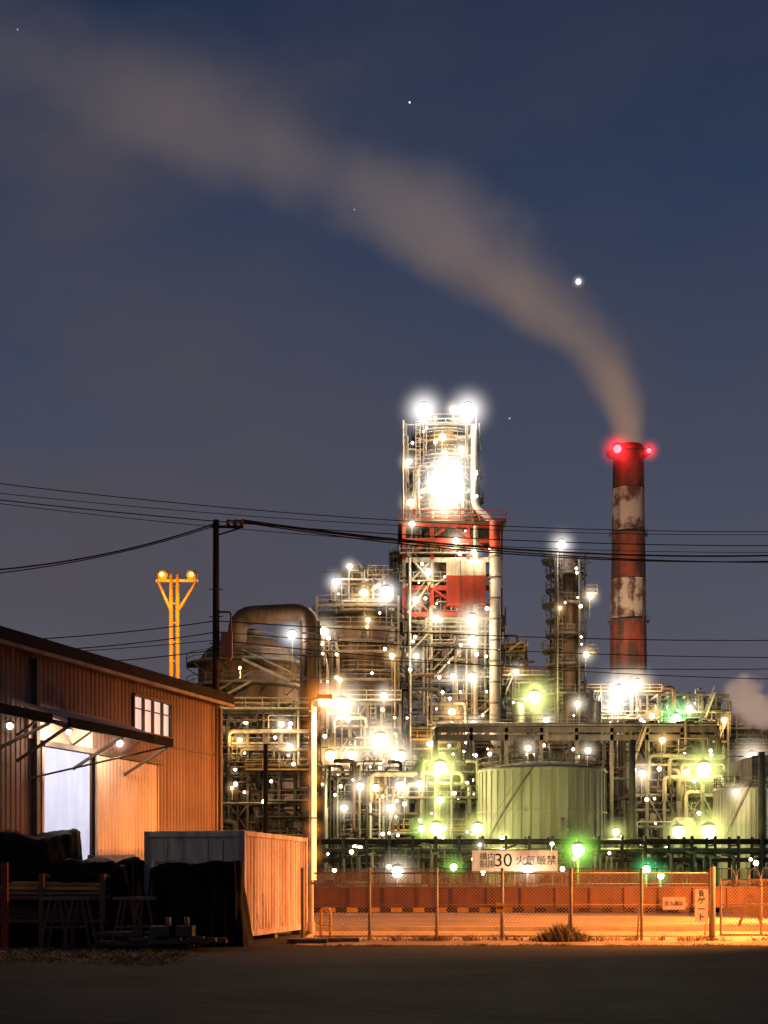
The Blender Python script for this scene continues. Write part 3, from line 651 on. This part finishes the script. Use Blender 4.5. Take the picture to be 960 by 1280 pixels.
for v in(640,580,526):
    for y in(cy-4,cy+4): g.beam((ua,y,Z(v,D)),(ub,y,Z(v,D)),.16,'steel')
    for x in (ua,ub): g.beam((x,cy-4,Z(v,D)),(x,cy+4,Z(v,D)),.16,'steel')
for v0,v1 in((640,610),(610,580),(580,548)):
    for y in (cy-4,cy+4):
        g.beam((ua,y,Z(v0,D)),(ua+2.6,y,Z(v1,D)),.1,'steel'); g.beam((ub,y,Z(v0,D)),(ub-2.6,y,Z(v1,D)),.1,'steel')
g.box(ua+1.6,ub-1,cy-3.4,cy+4,Z(523,D),Z(522,D),'deck'); g.rail([(ua+1.6,cy+4,Z(522,D)),(ua+1.6,cy-3.4,Z(522,D)),(ub-1,cy-3.4,Z(522,D)),(ub-1,cy+4,Z(522,D))])
g.lathe(cx,cy,[(1.0,Z(526,D)),(1.0,Z(514,D)),(.01,Z(511,D))],'white',14); g.cyl((cx-1.8,cy-2,Z(518,D)),(cx-1.8,cy-2,Z(508,D)),.3,'red'); g.box(cx-3.0,cx-2.2,cy-3,cy-2,Z(522,D),Z(513,D),'steel')
g.drum(cx+.5,cx+3.0,cy-2,Z(515,D),.45,'light')
g.pipe([(cx,cy-3,Z(540,D)),(ub-.6,cy-3,Z(540,D)),(ub-.6,cy-4.4,Z(526,D)),(ub-.6,cy-4.4,Z(630,D)),(X(616,D),cy-4.4,Z(648,D)),(X(618,D),cy-5.4,Z(690,D))],.4,'white',12)
g.cyl((X(504,D),cy-4.5,Z(522,D)),(X(504,D),cy-4.5,Z(700,D)),.12,'light'); g.ladder(ua+1.4,cy-4.3,Z(655,D),Z(522,D))
for u,v0 in ((505,522),(503,560),(596,512),(583,508),(533,505),(510,540)): g.cyl((X(u,D),cy-4.3,Z(v0,D)),(X(u,D),cy-4.3,Z(v0+60,D)),.06,'light',6)
for i in range(36):
    x=R.uniform(ua,ub); z=R.uniform(Z(640,D),Z(545,D)); g.pipe([(cx,cy-2,z),(x,cy-3.6,z),(x,cy-3.6,z-R.uniform(2,8)),(x+R.uniform(-1,1),cy-2.6,z-R.uniform(8,10))],R.choice([.06,.1,.15,.22]),R.choice(['light','white','silver','rust','dark']),7)
for i in range(44):
    v=R.choice([650,612,580,546,530]); a=R.uniform(180,360); x=cx+3.6*math.cos(math.radians(a)); y=cy+3.6*math.sin(math.radians(a)); s=R.uniform(.15,.4); g.box(x-s,x+s,y-s,y+s,Z(v,D),Z(v,D)+R.uniform(.5,1.6),R.choice(['light','steel','rust','dark']))
rx=[X(u,D) for u in(505,540,585,626)]
ytop=Z(656,D); zb_=Z(770,D)
for x in rx:
    for y in(D,D+11): 
        g.beam((x,y,Z(770,D)),(x,y,Z(735,D)),.4,'red'); g.beam((x,y,Z(735,D)),(x,y,Z(700,D)),.4,'white'); g.beam((x,y,Z(700,D)),(x,y,ytop),.42,'red')
for v,m in((656,'red'),(676,'red'),(700,'white'),(735,'red'),(768,'red')):
    for y in(D,D+11): g.beam((rx[0],y,Z(v,D)),(rx[-1],y,Z(v,D)),.35,m,.55)
    for x in (rx[0],rx[-1]): g.beam((x,D,Z(v,D)),(x,D+11,Z(v,D)),.35,m,.5)
for y in(D,D+11):
    g.beam((rx[0],y,Z(700,D)),(rx[1]+2,y,ytop),.28,'red'); g.beam((rx[3],y,Z(700,D)),(rx[2]-2,y,ytop),.28,'red'); g.beam((rx[1],y,Z(676,D)),(rx[2],y,Z(700,D)),.25,'red')
    g.beam((rx[0],y,Z(735,D)),(rx[1],y,Z(700,D)),.22,'white'); g.beam((rx[1],y,Z(768,D)),(rx[0],y,Z(735,D)),.22,'red'); g.beam((rx[1],y,Z(735,D)),(rx[2],y,Z(700,D)),.22,'white')
    g.beam((rx[1],y,Z(735,D)),(rx[2],y,Z(768,D)),.25,'red')
g.box(rx[0]-.6,rx[-1]+.6,D-.8,D+11,Z(657,D)+.2,Z(656,D)+.3,'deck'); g.rail([(rx[0]-.6,D+11,ytop+.4),(rx[0]-.6,D-.8,ytop+.4),(rx[-1]+.6,D-.8,ytop+.4),(rx[-1]+.6,D+11,ytop+.4)],'red')
for v in(693,728): g.box(rx[0]-.5,rx[2],D-.6,D+11,Z(v,D),Z(v,D)+.1,'deck'); g.rail([(rx[0]-.5,D+5,Z(v,D)),(rx[0]-.5,D-.6,Z(v,D)),(rx[2],D-.6,Z(v,D))])
g.box(X(558,D),X(606,D),D-1.6,D+3,Z(758,D),Z(723,D),'red'); g.box(X(558,D),X(606,D),D-1.6,D+3,Z(722.8,D),Z(704,D),'white')
for i in range(1,3): g.box(X(558,D)+i*1.55,X(558,D)+.06+i*1.55,D-1.66,D-1.6,Z(758,D),Z(704,D),'rust')
g.stair(rx[0]+.4,rx[1]-.2,D-1,Z(768,D),Z(730,D)); g.stair(rx[1]-.2,rx[0]+.4,D-1,Z(728,D),Z(694,D))
for i in range(26):
    x=R.uniform(rx[0],rx[2]); z=R.uniform(Z(765,D),Z(700,D)); g.pipe([(x,D+1,z-3),(x,D+.5,z),(x+R.uniform(-4,4),D+.5,z),(x+R.uniform(-2,2),D+3,z+3)],R.choice([.08,.12,.2]),R.choice(['light','red','white','rust','dark']),7)
tx=X(618,D); g.sweep([(tx,D-1.2,Z(912,D)),(tx,D-1.2,Z(692,D))],.66,'white',16); g.sweep([(tx,D-1.2,Z(692,D)),(tx,D-1.2,Z(655,D))],.67,'red',16); g.pipe([(tx,D-1.2,Z(912,D)),(tx,D-1.2,Z(930,D)),(tx+4,D-1.2,Z(934,D))],.66,'white',12)
for v in range(700,910,26): g.lathe(tx,D-1.2,[(.66,Z(v,D)),(.76,Z(v,D)),(.76,Z(v,D)+.2),(.66,Z(v,D)+.2)],'steel',16,False)
g.cyl((X(594,D),D-1,Z(925,D)),(X(594,D),D-1,Z(660,D)),.28,'light',10); g.cyl((X(512,D),D-.9,Z(1000,D)),(X(512,D),D-.9,Z(700,D)),.2,'silver',10)
tower=g.build('fractionation_tower')
g=MB(); block(g,X(505,D),X(626,D),D,D+11,0,Z(770,D),4,2,13,seed=2,br=.45,fill=.75,vp=2.4,hp=1.8,cw=.26,pm=('light','steel','silver','rust','dark','pipeg'))
block(g,X(488,D),X(505,D)-.4,D+2,D+8,0,Z(690,D),1,1,16,seed=3,br=.5,fill=.5,vp=2,hp=.6,cw=.2,pm=('light','steel','rust','dark'))
lower=g.build('tower_steel_frame')
# ------------------------------------------------------------ LEFT reactor group
D=158; g=MB(); cx=X(447,D); cy=D+5
g.lathe(cx,cy,[(1.2,Z(905,D)),(1.6,Z(880,D)),(4.0,Z(838,D)),(4.15,Z(830,D)),(4.15,Z(772,D)),(3.6,Z(763,D)),(2.2,Z(758,D)),(.01,Z(756,D))],'rust',32)
for v,ro in((762,5.2),(800,5.0),(838,5.2),(868,4.4)): g.ringdeck(cx,cy,Z(v,D),1.5,ro,rm='steel')
block(g,X(418,D),X(484,D),D+1,D+8,Z(757,D),Z(722,D),3,2,2,seed=9,cw=.2,fill=.9,pm=('light','white','silver','rust'),vp=2,hp=2,br=.5)
g.drum(X(428,D),X(470,D),D+3,Z(712,D),.9,'light'); g.vessel(X(462,D),D+4,Z(722,D),Z(697,D),.8,'light'); g.vessel(X(424,D),D+4,Z(726,D),Z(703,D),.6,'light')
g.pipe([(X(440,D),D+2,Z(720,D)),(X(440,D),D+2,Z(700,D)),(X(452,D),D+2,Z(700,D)),(X(452,D),D+2,Z(720,D))],.2,'white')
block(g,X(395,D),X(500,D),D,D+9,0,Z(880,D),5,2,8,seed=12,br=.4,fill=.7,vp=2.2,hp=1.8,pm=('light','steel','silver','pipeg','rust','dark'))
for u in(396,498):
    for y in (D,D+9): g.beam((X(u,D),y,Z(880,D)),(X(u,D),y,Z(745,D)),.26,'steel')
for v in (850,815,785,757):
    g.beam((X(396,D),D,Z(v,D)),(X(498,D),D,Z(v,D)),.18,'steel'); g.rail([(X(396,D),D,Z(v,D)),(X(420,D),D-.5,Z(v,D)),(X(475,D),D-.5,Z(v,D)),(X(498,D),D,Z(v,D))],'steel')
for i in range(12):
    x=R.choice([R.uniform(X(396,D),X(415,D)),R.uniform(X(480,D),X(499,D)),R.uniform(X(396,D),X(499,D))]); g.pipe([(x,D-.4,Z(R.uniform(890,960),D)),(x,D-.4,Z(R.uniform(770,850),D)),(x+R.uniform(-2,2),D+1.5,Z(R.uniform(765,820),D))],R.choice([.08,.12,.2]),R.choice(['light','rust','silver','dark']),7)
react=g.build('reactor_vessel')
# dome vessel
D=150; g=MB(); cx=X(303,D); cy=D+6.5; rr_=X(368,D)-cx
prof=[(rr_,0),(rr_,Z(825,D))]+[(max(.01,rr_*math.cos(a)),Z(825,D)+(Z(783,D)-Z(825,D))*math.sin(a)) for a in [math.pi/2*i/8 for i in range(1,9)]]
g.lathe(cx,cy,prof,'rust',40)
for v in(822,852,884,915,950): g.ringdeck(cx,cy,Z(v,D),rr_,rr_+1.3,180,360,rm='steel')
g.ringdeck(cx,cy,Z(795,D),1,3.2,rm='steel')
g.vessel(cx+.5,cy,Z(785,D),Z(772,D),1.0,'rust',14)
g.stair(cx-4,cx+1,cy-rr_-1.6,Z(884,D),Z(852,D)); g.stair(cx+5,cx,cy-rr_-1.6,Z(852,D),Z(824,D))
block(g,X(272,D),X(392,D),D-3,D,0,Z(895,D),6,1,6,seed=21,br=.3,fill=.5,vp=1.8,hp=1.6,col='steel',cw=.22,pm=('rust','steel','dark','light'))
dome=g.build('domed_vessel')
g=MB(); D=148
g.pipe([(X(291,D),D+6,Z(850,D)),(X(291,D),D+4,Z(761,D)),(X(387,D),D+2,Z(761,D)),(X(387,D),D+2,Z(912,D))],1.0,'rust',18,1.9)
for v in(800,850,890): g.lathe(X(387,D),D+2,[(1.0,Z(v,D)),(1.15,Z(v,D)),(1.15,Z(v,D)+.3),(1.0,Z(v,D)+.3)],'rust',18)
for y in(D+.6,D+3.4): g.beam((X(376,D),y,0),(X(376,D),y,Z(775,D)),.25,'dark'); g.beam((X(398,D),y,0),(X(398,D),y,Z(775,D)),.25,'dark')
for v in range(790,1090,28): g.beam((X(376,D),D+.6,Z(v,D)),(X(398,D),D+.6,Z(v,D)),.2,'dark')
g.build('overhead_duct')
# ------------------------------------------------------------ RIGHT column
D=180; g=MB(); cx=X(711,D); cy=D+2.5
g.lathe(cx,cy,[(1.9,0),(1.9,Z(800,D)),(1.5,Z(790,D)),(1.5,Z(700,D)),(1.1,Z(692,D)),(.01,Z(689,D))],'rust',20)
k=0
for v in range(696,912,19):
    g.ringdeck(cx,cy,Z(v,D),1.3,2.6+(.5 if k%3==0 else 0),(k%2)*150,(k%2)*150+250,'deck','steel'); k+=1
for u in(694,731):
    g.beam((X(u,D),D,0),(X(u,D),D,Z(690,D)),.2,'dark'); g.beam((X(u,D),D+5,0),(X(u,D),D+5,Z(690,D)),.2,'dark')
for v in range(700,1080,20): g.beam((X(694,D),D,Z(v,D)),(X(731,D),D,Z(v+(10 if v%40 else -10),D)),.12,'dark')
g.ladder(X(700,D),D-.3,Z(900,D),Z(690,D),'steel'); g.cyl((X(724,D),D-.3,Z(905,D)),(X(724,D),D-.3,Z(700,D)),.15,'steel'); g.cyl((X(697,D),D-.2,Z(905,D)),(X(697,D),D-.2,Z(690,D)),.12,'light')
g.vessel(cx-.6,cy,Z(690,D),Z(676,D),.5,'light',10)
g.cyl((cx+.9,cy,Z(690,D)),(cx+.9,cy,Z(679,D)),.12,'light')
for v in (749,822): g.box(X(728,D),X(742,D),D-3.4,D,Z(v,D)-.1,Z(v,D),'deck'); g.rail([(X(728,D),D-3.4,Z(v,D)),(X(742,D),D-3.4,Z(v,D)),(X(742,D),D,Z(v,D))],'steel')
rcol=g.build('stripper_column')
g=MB(); D=178
block(g,X(632,D),X(690,D),D+6,D+12,0,Z(840,D),3,1,10,seed=31,br=.4,fill=.7,vp=1.5,hp=1.4,pm=('steel','rust','dark','light','pipeg'))
block(g,X(636,D),X(660,D),D+6,D+10,Z(840,D),Z(795,D),1,1,3,seed=33,fill=.9); g.vessel(X(675,D),D+4,Z(912,D),Z(848,D),.9,'light'); g.vessel(X(742,D),D+6,Z(912,D),Z(852,D),.9,'white'); g.vessel(X(754,D),D+6,Z(912,D),Z(868,D),.7,'silver')
g.vessel(X(650,D),D+2,Z(912,D),Z(875,D),.8,'silver')
mid=g.build('process_unit')
g=MB(); D=215
block(g,X(735,D),X(825,D),D,D+8,0,Z(868,D),5,1,8,seed=35,br=.3,fill=.8,vp=1.6); 
block(g,X(815,D),X(900,D),D-5,D+3,0,Z(874,D),5,1,8,seed=36,br=.3,fill=.8,vp=1.6)
for u,v in((800,840),(860,866),(842,858),(882,862),(770,848)): g.vessel(X(u,D),D+3,Z(905,D),Z(v,D),R.uniform(.6,1.4),R.choice(['light','silver','rust']),14)
block(g,X(900,D),X(975,D),D,D+8,0,Z(905,D),4,1,6,seed=37,br=.3,fill=.7,vp=1.5)
g.box(X(905,D),X(990,D),D+6,D+14,0,Z(885,D),'steel')
mid2=g.build('process_unit')
g=MB(); D=150
for z,m in((912,'steel'),(922,'steel')): g.beam((X(545,D),D,Z(z,D)),(X(896,D),D,Z(z,D)),.35,'steel',.6); 
for i in range(9):
    x=X(545+i*43.9,D); g.beam((x,D,0),(x,D,Z(910,D)),.35,'steel'); g.beam((x,D+5,0),(x,D+5,Z(910,D)),.35,'steel'); g.beam((x,D,Z(915,D)),(x,D+5,Z(915,D)),.3,'steel')
for i in range(7): g.sweep([(X(540,D),D+.5+i*.65,Z(910,D)+.35),(X(897,D),D+.5+i*.65,Z(910,D)+.35)],R.uniform(.12,.3),R.choice(['light','silver','rust','steel']),8)
g.rail([(X(545,D),D-.3,Z(911,D)+.3),(X(896,D),D-.3,Z(911,D)+.3)])
block(g,X(788,D),X(898,D),D,D+7,0,Z(912,D),5,2,5,seed=41,br=.5,fill=.8,vp=2,hp=2,pm=('light','pipeg','steel','rust','dark'),cw=.3)
g.vessel(X(803,D),D+2,Z(990,D),Z(935,D),1.3,'light'); g.drum(X(835,D),X(868,D),D-1,Z(1040,D),1.5,'light',18)
block(g,X(630,D),X(785,D),D+8,D+14,0,Z(925,D),7,1,5,seed=44,br=.3,fill=.8,vp=2,hp=2,cw=.22)
rack=g.build('pipe_rack')
g=MB(); D=118
for i in range(9):
    z=Z(1052,D)-(i%3)*.75; y=D+(i//3)*1.1; g.sweep([(X(395,D),y,z),(X(1010,D),y,z)],R.uniform(.12,.27),R.choice(['pipeg','dark','rust','steel']),8)
for i in range(22):
    x=X(400+i*29,D); g.beam((x,D-.3,0),(x,D-.3,Z(1045,D)),.22,'dark'); g.beam((x,D+2.8,0),(x,D+2.8,Z(1045,D)),.22,'dark')
    for k in range(3): g.beam((x,D-.3,Z(1052,D)-k*.75-.3),(x,D+2.8,Z(1052,D)-k*.75-.3),.14,'dark')
r=random.Random(8)
for i in range(60):
    x=r.uniform(X(400,D),X(960,D)); z=r.uniform(.5,4.5); g.pipe([(x,D-.6,0),(x,D-.6,z),(x+r.uniform(-1.5,1.5),D-.6,z),(x+r.uniform(-1.5,1.5),D+1,z+.4)],r.choice([.06,.1,.15]),r.choice(['pipeg','dark','steel','light']),6)
for i in range(26):
    x=r.uniform(X(400,D),X(960,D)); a=r.uniform(.4,1); g.box(x-a,x+a,D-3,D-3+a,0,r.uniform(.8,2.4),r.choice(['pipeg','steel','dark'])); g.cyl((x,D-2.7,1),(x,D-2.7,r.uniform(2.5,4)),.1,'steel',6)
lowrack=g.build('pipe_rack')
g=MB(); D=135; block(g,X(400,D),X(600,D),D,D+6,0,Z(965,D),10,1,4,seed=51,br=.3,fill=.55,vp=2.2,hp=2.5,cw=.2,pm=('light','pipeg','steel','silver','dark','rust'))
for i in range(22):
    x=X(R.uniform(400,600),D); g.pipe([(x,D-.7,0),(x,D-.7,Z(R.uniform(940,1010),D)),(x+R.uniform(-2,2),D+3,Z(R.uniform(940,990),D))],R.choice([.08,.12,.18,.26]),R.choice(['light','silver','pipeg','dark']),8)
front=g.build('pump_structure')
mt['tank']=M('tank_paint',(.62,.57,.44),(.36,.32,.23),.3,streak=.85,rough=.55,det=6)
def tank(u0,u1,vt,D,dh=.9):
    g=MB(); r_=(X(u1,D)-X(u0,D))/2; cx=X((u0+u1)/2,D); cy=D+r_; zt=Z(vt,D)
    g.lathe(cx,cy,[(r_,0),(r_,zt)],'tank',64); g.lathe(cx,cy,[(r_+.1,zt-.15),(r_+.1,zt),(r_*.7,zt+dh*.55),(r_*.35,zt+dh*.9),(.01,zt+dh)],'tank',64)
    for z in(zt*.33,zt*.66,zt-.2): g.lathe(cx,cy,[(r_,z),(r_+.12,z),(r_+.12,z+.14),(r_,z+.14)],'tank',64,False)
    n=44
    for i in range(n):
        a=2*math.pi*i/n; x,y=cx+(r_+.03)*math.cos(a),cy+(r_+.03)*math.sin(a); g.beam((x,y,0),(x,y,zt),.1,'tank')
    pts=[(cx+r_*math.cos(2*math.pi*i/32),cy+r_*math.sin(2*math.pi*i/32),zt) for i in range(33)]; g.rail(pts,'steel',step=1.3)
    pr=None
    for i in range(30):
        a=math.radians(182+i*2.6); p=Vector((cx+(r_+.6)*math.cos(a),cy+(r_+.6)*math.sin(a),zt*i/29))
        if pr: g.beam(pr,p,.1,'steel',.14); g.beam(pr+Vector((0,0,1)),p+Vector((0,0,1)),.04,'light')
        pr=p
    g.vessel(cx-1,cy,zt+dh*.7,zt+dh+.7,.3,'steel',8); return g.build('storage_tank')
tk=tank(604,769,958,128); tk2=tank(903,985,984,140,.6)
g=MB(); g.box(X(940,160),X(990,160),160,170,0,Z(945,160),'light'); 
for i in range(12): g.box(X(940,160)-.05,X(990,160),159.9,160,Z(945,160)-i*1.1,Z(945,160)-i*1.1+.08,'steel')
g.build('control_building')
g=MB(); D=124
for u,v,r_ in((703,1022,.2),(735,1030,.15),(758,1035,.25),(790,925,.3),(722,1045,.15),(952,940,.3),(782,1000,.15)):
    g.cyl((X(u,D),D,0),(X(u,D),D,Z(v,D)),r_,R.choice(['steel','pipeg']),8); g.beam((X(u,D)-.6,D,Z(v+15,D)),(X(u,D)+.6,D,Z(v+15,D)),.12,'steel')
g.beam((X(735,D),D,Z(1030,D)),(X(738,D),D,Z(1010,D)),.1,'steel')
g.build('vent_pipes')
# ------------------------------------------------------------ plant lamps
LP=[(tower,530,513,170,'c',1500,.7,4.6,1.9),(tower,585,513,170,'c',1500,.7,4.6,1.9),(tower,560,592,170,'c',2300,.85,6,2.6),(tower,555,628,170,'w',2000,.75,5.2,2.3),(tower,513,628,172,'w',500,.36,2.4,1.3),(tower,543,606,170,'c',0,.45,3,1.4),(tower,572,618,170,'c',0,.4,2.6,1.3),(tower,566,512,171,'w',300,.35,2,1.1),
(tower,553,547,170,'y',1300,.38,2.6,1.2),(tower,511,577,171,'w',400,.34,2.2,1.1),(tower,577,562,170,'w',600,.36,2.4,1.2),(tower,515,655,169,'w',500,.34,2.2,1),(tower,535,715,168,'w',1100,.34,2.4,1.1),(tower,592,690,168,'w',1300,.32,2.2,1),(tower,520,750,168,'w',900,.34,2.4,1.1),(tower,570,676,169,'w',1100,.36,2.6,1.2),
(lower,590,775,168,'w',900,.6,4,1.8),(lower,591,801,168,'w',900,.55,3.4,1.6),(lower,545,773,168,'w',700,.4,2.8,1.3),(lower,590,847,168,'w',900,.5,3.2,1.4),(lower,567,846,168,'w',500,.36,2.6,1.2),(lower,520,820,168,'w',700,.32,2.4,1.1),(lower,565,890,168,'y',1000,.4,3,1.4),(lower,592,905,168,'w',700,.36,2.6,1.2),(lower,540,930,168,'y',1000,.36,2.8,1.3),
(react,483,740,157,'c',700,.55,3.2,1.6),(react,455,741,157,'y',700,.4,2.4,1.2),(react,420,728,157,'c',500,.4,2.4,1.2),(react,405,789,156,'w',900,.46,3,1.4),(react,437,708,157,'w',500,.28,1.8,1),(react,460,775,152,'y',1600,.22,1.8,.9),(react,427,881,156,'w',1500,.7,5.2,2.2),(react,480,870,156,'w',700,.36,2.6,1.3),(react,475,925,156,'w',1500,.68,5,2.1),(react,500,946,156,'w',900,.6,4,1.7),(react,413,945,156,'y',900,.55,3.8,1.6),(react,440,944,156,'w',700,.46,3.2,1.5),(react,425,850,152,'y',1400,.22,1.8,.9),(react,490,820,155,'y',700,.3,2,1),
(front,550,960,134,'l',1100,.58,4.2,2),(front,500,982,134,'w',500,.36,2.4,1.3),(front,525,980,134,'w',500,.32,2.2,1.2),(front,488,1010,133,'w',600,.36,2.6,1.3),(front,450,983,133,'w',500,.34,2.4,1.2),(front,470,985,133,'y',400,.32,2,1.1),(front,430,1010,133,'w',400,.28,2,1.1),(front,545,1036,126,'l',900,.52,3.6,1.7),(front,597,1036,126,'l',900,.46,3,1.5),(front,527,1036,126,'g',400,.3,2,1.1),(front,550,1000,130,'l',500,.34,2.4,1.2),
(lowrack,497,1090,112,'w',700,.45,2.6,1.4),(lowrack,567,1084,112,'g',400,.27,1.8,1),(lowrack,660,1087,92,'w',420,.3,1.6,1.1),(lowrack,600,1056,90,'w',300,.1,.8,.6),
(mid,668,872,178,'l',1500,.72,5,2.2),(mid,645,840,182,'w',600,.34,2.4,1.1),(mid,642,930,176,'w',700,.34,2.6,1.2),(mid,683,900,176,'w',700,.34,2.6,1.2),
(rcol,702,681,179,'c',1100,.52,3.2,1.5),(rcol,738,745,177,'w',900,.34,2.2,1.2),(rcol,733,818,177,'w',900,.34,2.2,1.2),(rcol,700,760,176,'y',900,.2,1.6,.8),(rcol,722,880,177,'w',900,.36,2.6,1.3),
(mid2,774,864,212,'c',5000,.75,6,2),(mid2,797,855,212,'w',4000,.6,4.6,1.6),(mid2,766,886,212,'w',2500,.5,3.8,1.4),(mid2,845,900,208,'t',3000,.85,5.4,2.2),(mid2,815,895,208,'y',2500,.4,3,1.3),(mid2,862,885,208,'w',2500,.38,2.6,1.2),(mid2,940,946,205,'w',3500,.65,5,1.6),(mid2,905,900,208,'y',2500,.32,2.2,1.1),
(rack,880,962,148,'l',1800,.7,4.6,2),(rack,803,967,148,'w',1000,.36,2.8,1.3),(rack,848,1040,146,'l',900,.6,3.2,1.4),(rack,886,1040,136,'l',1900,.66,4.4,2),(rack,858,965,148,'y',900,.3,2,1.1),(rack,920,990,138,'w',700,.29,2,1.1),(rack,735,938,148,'w',700,.29,2,1.1),(rack,660,935,148,'w',700,.29,2,1.1),(rack,828,925,148,'y',900,.29,2,1.1),
(tk,628,1048,119,'l',2300,.22,1.6,1.1),(tk,770,1040,119,'l',2000,.27,2,1.1),(tk,690,1055,112,'y',2000,.15,0,0),
(dome,365,794,149,'c',900,.44,2.8,1.4),(dome,352,905,146,'w',600,.27,1.8,1),(dome,300,925,146,'y',700,.22,1.6,.9),(dome,300,835,142,'y',3400,.13,0,0),(dome,362,933,146,'w',600,.27,1.8,1),(dome,290,985,140,'y',900,.15,1.2,.7)]
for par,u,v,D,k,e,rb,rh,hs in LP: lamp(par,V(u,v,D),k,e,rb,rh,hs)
rl=random.Random(21)
def scatter(par,u0,u1,v0,v1,D,n,cols='wwwyc'):
    for i in range(n):
        lamp(par,V(rl.uniform(u0,u1),rl.uniform(v0,v1),D+rl.uniform(-.6,.3)),rl.choice(cols),0,rl.uniform(.09,.22),0,0,'bulkhead_lamp')
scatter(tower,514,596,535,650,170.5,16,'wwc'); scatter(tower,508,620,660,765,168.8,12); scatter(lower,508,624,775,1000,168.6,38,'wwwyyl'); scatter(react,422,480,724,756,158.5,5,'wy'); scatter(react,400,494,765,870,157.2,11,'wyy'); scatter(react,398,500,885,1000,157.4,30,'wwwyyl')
scatter(front,402,598,972,1060,134.2,28,'wyyl'); scatter(rack,790,896,918,1060,149.4,20,'wyyl'); scatter(rack,550,780,930,955,157,10,'wy'); scatter(mid2,740,895,876,905,209.4,13,'wwyt'); scatter(mid,634,688,845,910,183.4,9); scatter(rcol,700,728,700,905,178.5,8,'ww'); scatter(dome,276,390,900,1030,146.6,12,'wyy'); scatter(lowrack,400,950,1058,1096,114.8,14,'wgly')
def postlamp(u,v,D,k,e,rb,rh,hs):
    g=MB(); p=V(u,v,D); g.lathe(p.x,p.y+.1,[(.1,0),(.06,p.z)],'steel',8); o=g.build('post_lamp'); lamp(o,p,k,e,rb,rh,hs,'lantern')
postlamp(723,1063,104,'g',2400,.45,2.7,1.9); postlamp(808,1087,100,'t',1000,.28,1.7,1.2); postlamp(826,1095,100,'t',900,.23,1.5,1.1); postlamp(500,1092,104,'w',400,.2,1.2,1)
# ------------------------------------------------------------ stars
mt['star']=EM('starlight',(.9,.95,1),2.5); mt['star2']=EM('starlight_faint',(.8,.85,1),.45)
def star(u,v,r,m='star'):
    D=2500; p=V(u,v,D); g=MB(); g.lathe(p.x,p.y,[(max(.01,r*math.sin(math.pi*i/8)),p.z-r*math.cos(math.pi*i/8)) for i in range(9)],m,12); o=g.build('star'); return o
sb=star(723,352,4.6); paint_bloom(sb,V(723,352,2500),'c',18,.7,'star_glow'); star(512,128,1.4); star(637,523,1.8,'star2'); star(22,37,1.5,'star2'); star(443,262,1.5,'star2')
# ------------------------------------------------------------ world
w=bpy.data.worlds.new("World"); sc.world=w; w.use_nodes=True; nt=w.node_tree; nt.nodes.clear(); N=nt.nodes; L=nt.links
tc=N.new('ShaderNodeTexCoord'); sp=N.new('ShaderNodeSeparateXYZ'); L.new(tc.outputs['Generated'],sp.inputs[0])
cr=N.new('ShaderNodeValToRGB'); L.new(sp.outputs['Z'],cr.inputs[0])
st=[(0,(.14,.12,.135)),(.12,(.1,.099,.128)),(.27,(.058,.068,.108)),(.42,(.025,.042,.09)),(.52,(.011,.026,.066)),(1,(.004,.01,.03))]
e=cr.color_ramp.elements
while len(e)<len(st): e.new(.5)
for i,(p,c) in enumerate(st): e[i].position=p
for i,(p,c) in enumerate(st): e[i].color=(*c,1)
mp=N.new('ShaderNodeMapping'); mp.inputs['Scale'].default_value=(1,1,2.2); mp.inputs['Rotation'].default_value=(0,.5,0); L.new(tc.outputs['Generated'],mp.inputs[0])
nz=N.new('ShaderNodeTexNoise'); nz.inputs['Scale'].default_value=4.5; nz.inputs['Detail'].default_value=4; L.new(mp.outputs[0],nz.inputs['Vector'])
a=mth('MULTIPLY_ADD',sp.outputs['X'],-1.8,.12); a.node.use_clamp=True
n2=N.new('ShaderNodeMapRange'); n2.inputs[1].default_value=.38; n2.inputs[2].default_value=.66; L.new(nz.outputs['Fac'],n2.inputs[0])
f=mth('MULTIPLY',mth('ADD',a,.25),n2.outputs[0]); f.node.use_clamp=True
mx=N.new('ShaderNodeMix'); mx.data_type='RGBA'; L.new(f,mx.inputs[0]); L.new(cr.outputs[0],mx.inputs[6]); mx.inputs[7].default_value=(.08,.07,.084,1)
bg=N.new('ShaderNodeBackground'); L.new(mx.outputs[2],bg.inputs[0])
sky=N.new('ShaderNodeTexSky'); sky.sky_type='NISHITA'; sky.sun_disc=False; sky.sun_elevation=math.radians(-4); sky.sun_rotation=math.radians(200)
bg2=N.new('ShaderNodeBackground'); bg2.inputs[1].default_value=.05; L.new(sky.outputs[0],bg2.inputs[0])
ad=N.new('ShaderNodeAddShader'); L.new(bg.outputs[0],ad.inputs[0]); L.new(bg2.outputs[0],ad.inputs[1])
o=N.new('ShaderNodeOutputWorld'); L.new(ad.outputs[0],o.inputs[0])
l=bpy.data.lights.new('moonlight','SUN'); l.energy=.03; l.angle=math.radians(.5); l.color=(.8,.85,1); lo=bpy.data.objects.new('moonlight',l); sc.collection.objects.link(lo); lo.rotation_euler=(math.radians(55),0,math.radians(35))  # faint fill light added over the scene; no moon stands behind it
# ------------------------------------------------------------ camera
c=bpy.data.cameras.new('camera'); c.sensor_fit='VERTICAL'; c.sensor_height=36; c.lens=36*F/1280; c.shift_y=(HV-640)/1280; c.clip_end=8000; c.clip_start=.1
co=bpy.data.objects.new('camera',c); sc.collection.objects.link(co); co.location=(0,0,CZ); co.rotation_euler=(math.pi/2,0,0); sc.camera=co
sc.view_settings.view_transform='Standard'; sc.view_settings.look='None'; sc.view_settings.exposure=0; sc.view_settings.gamma=1
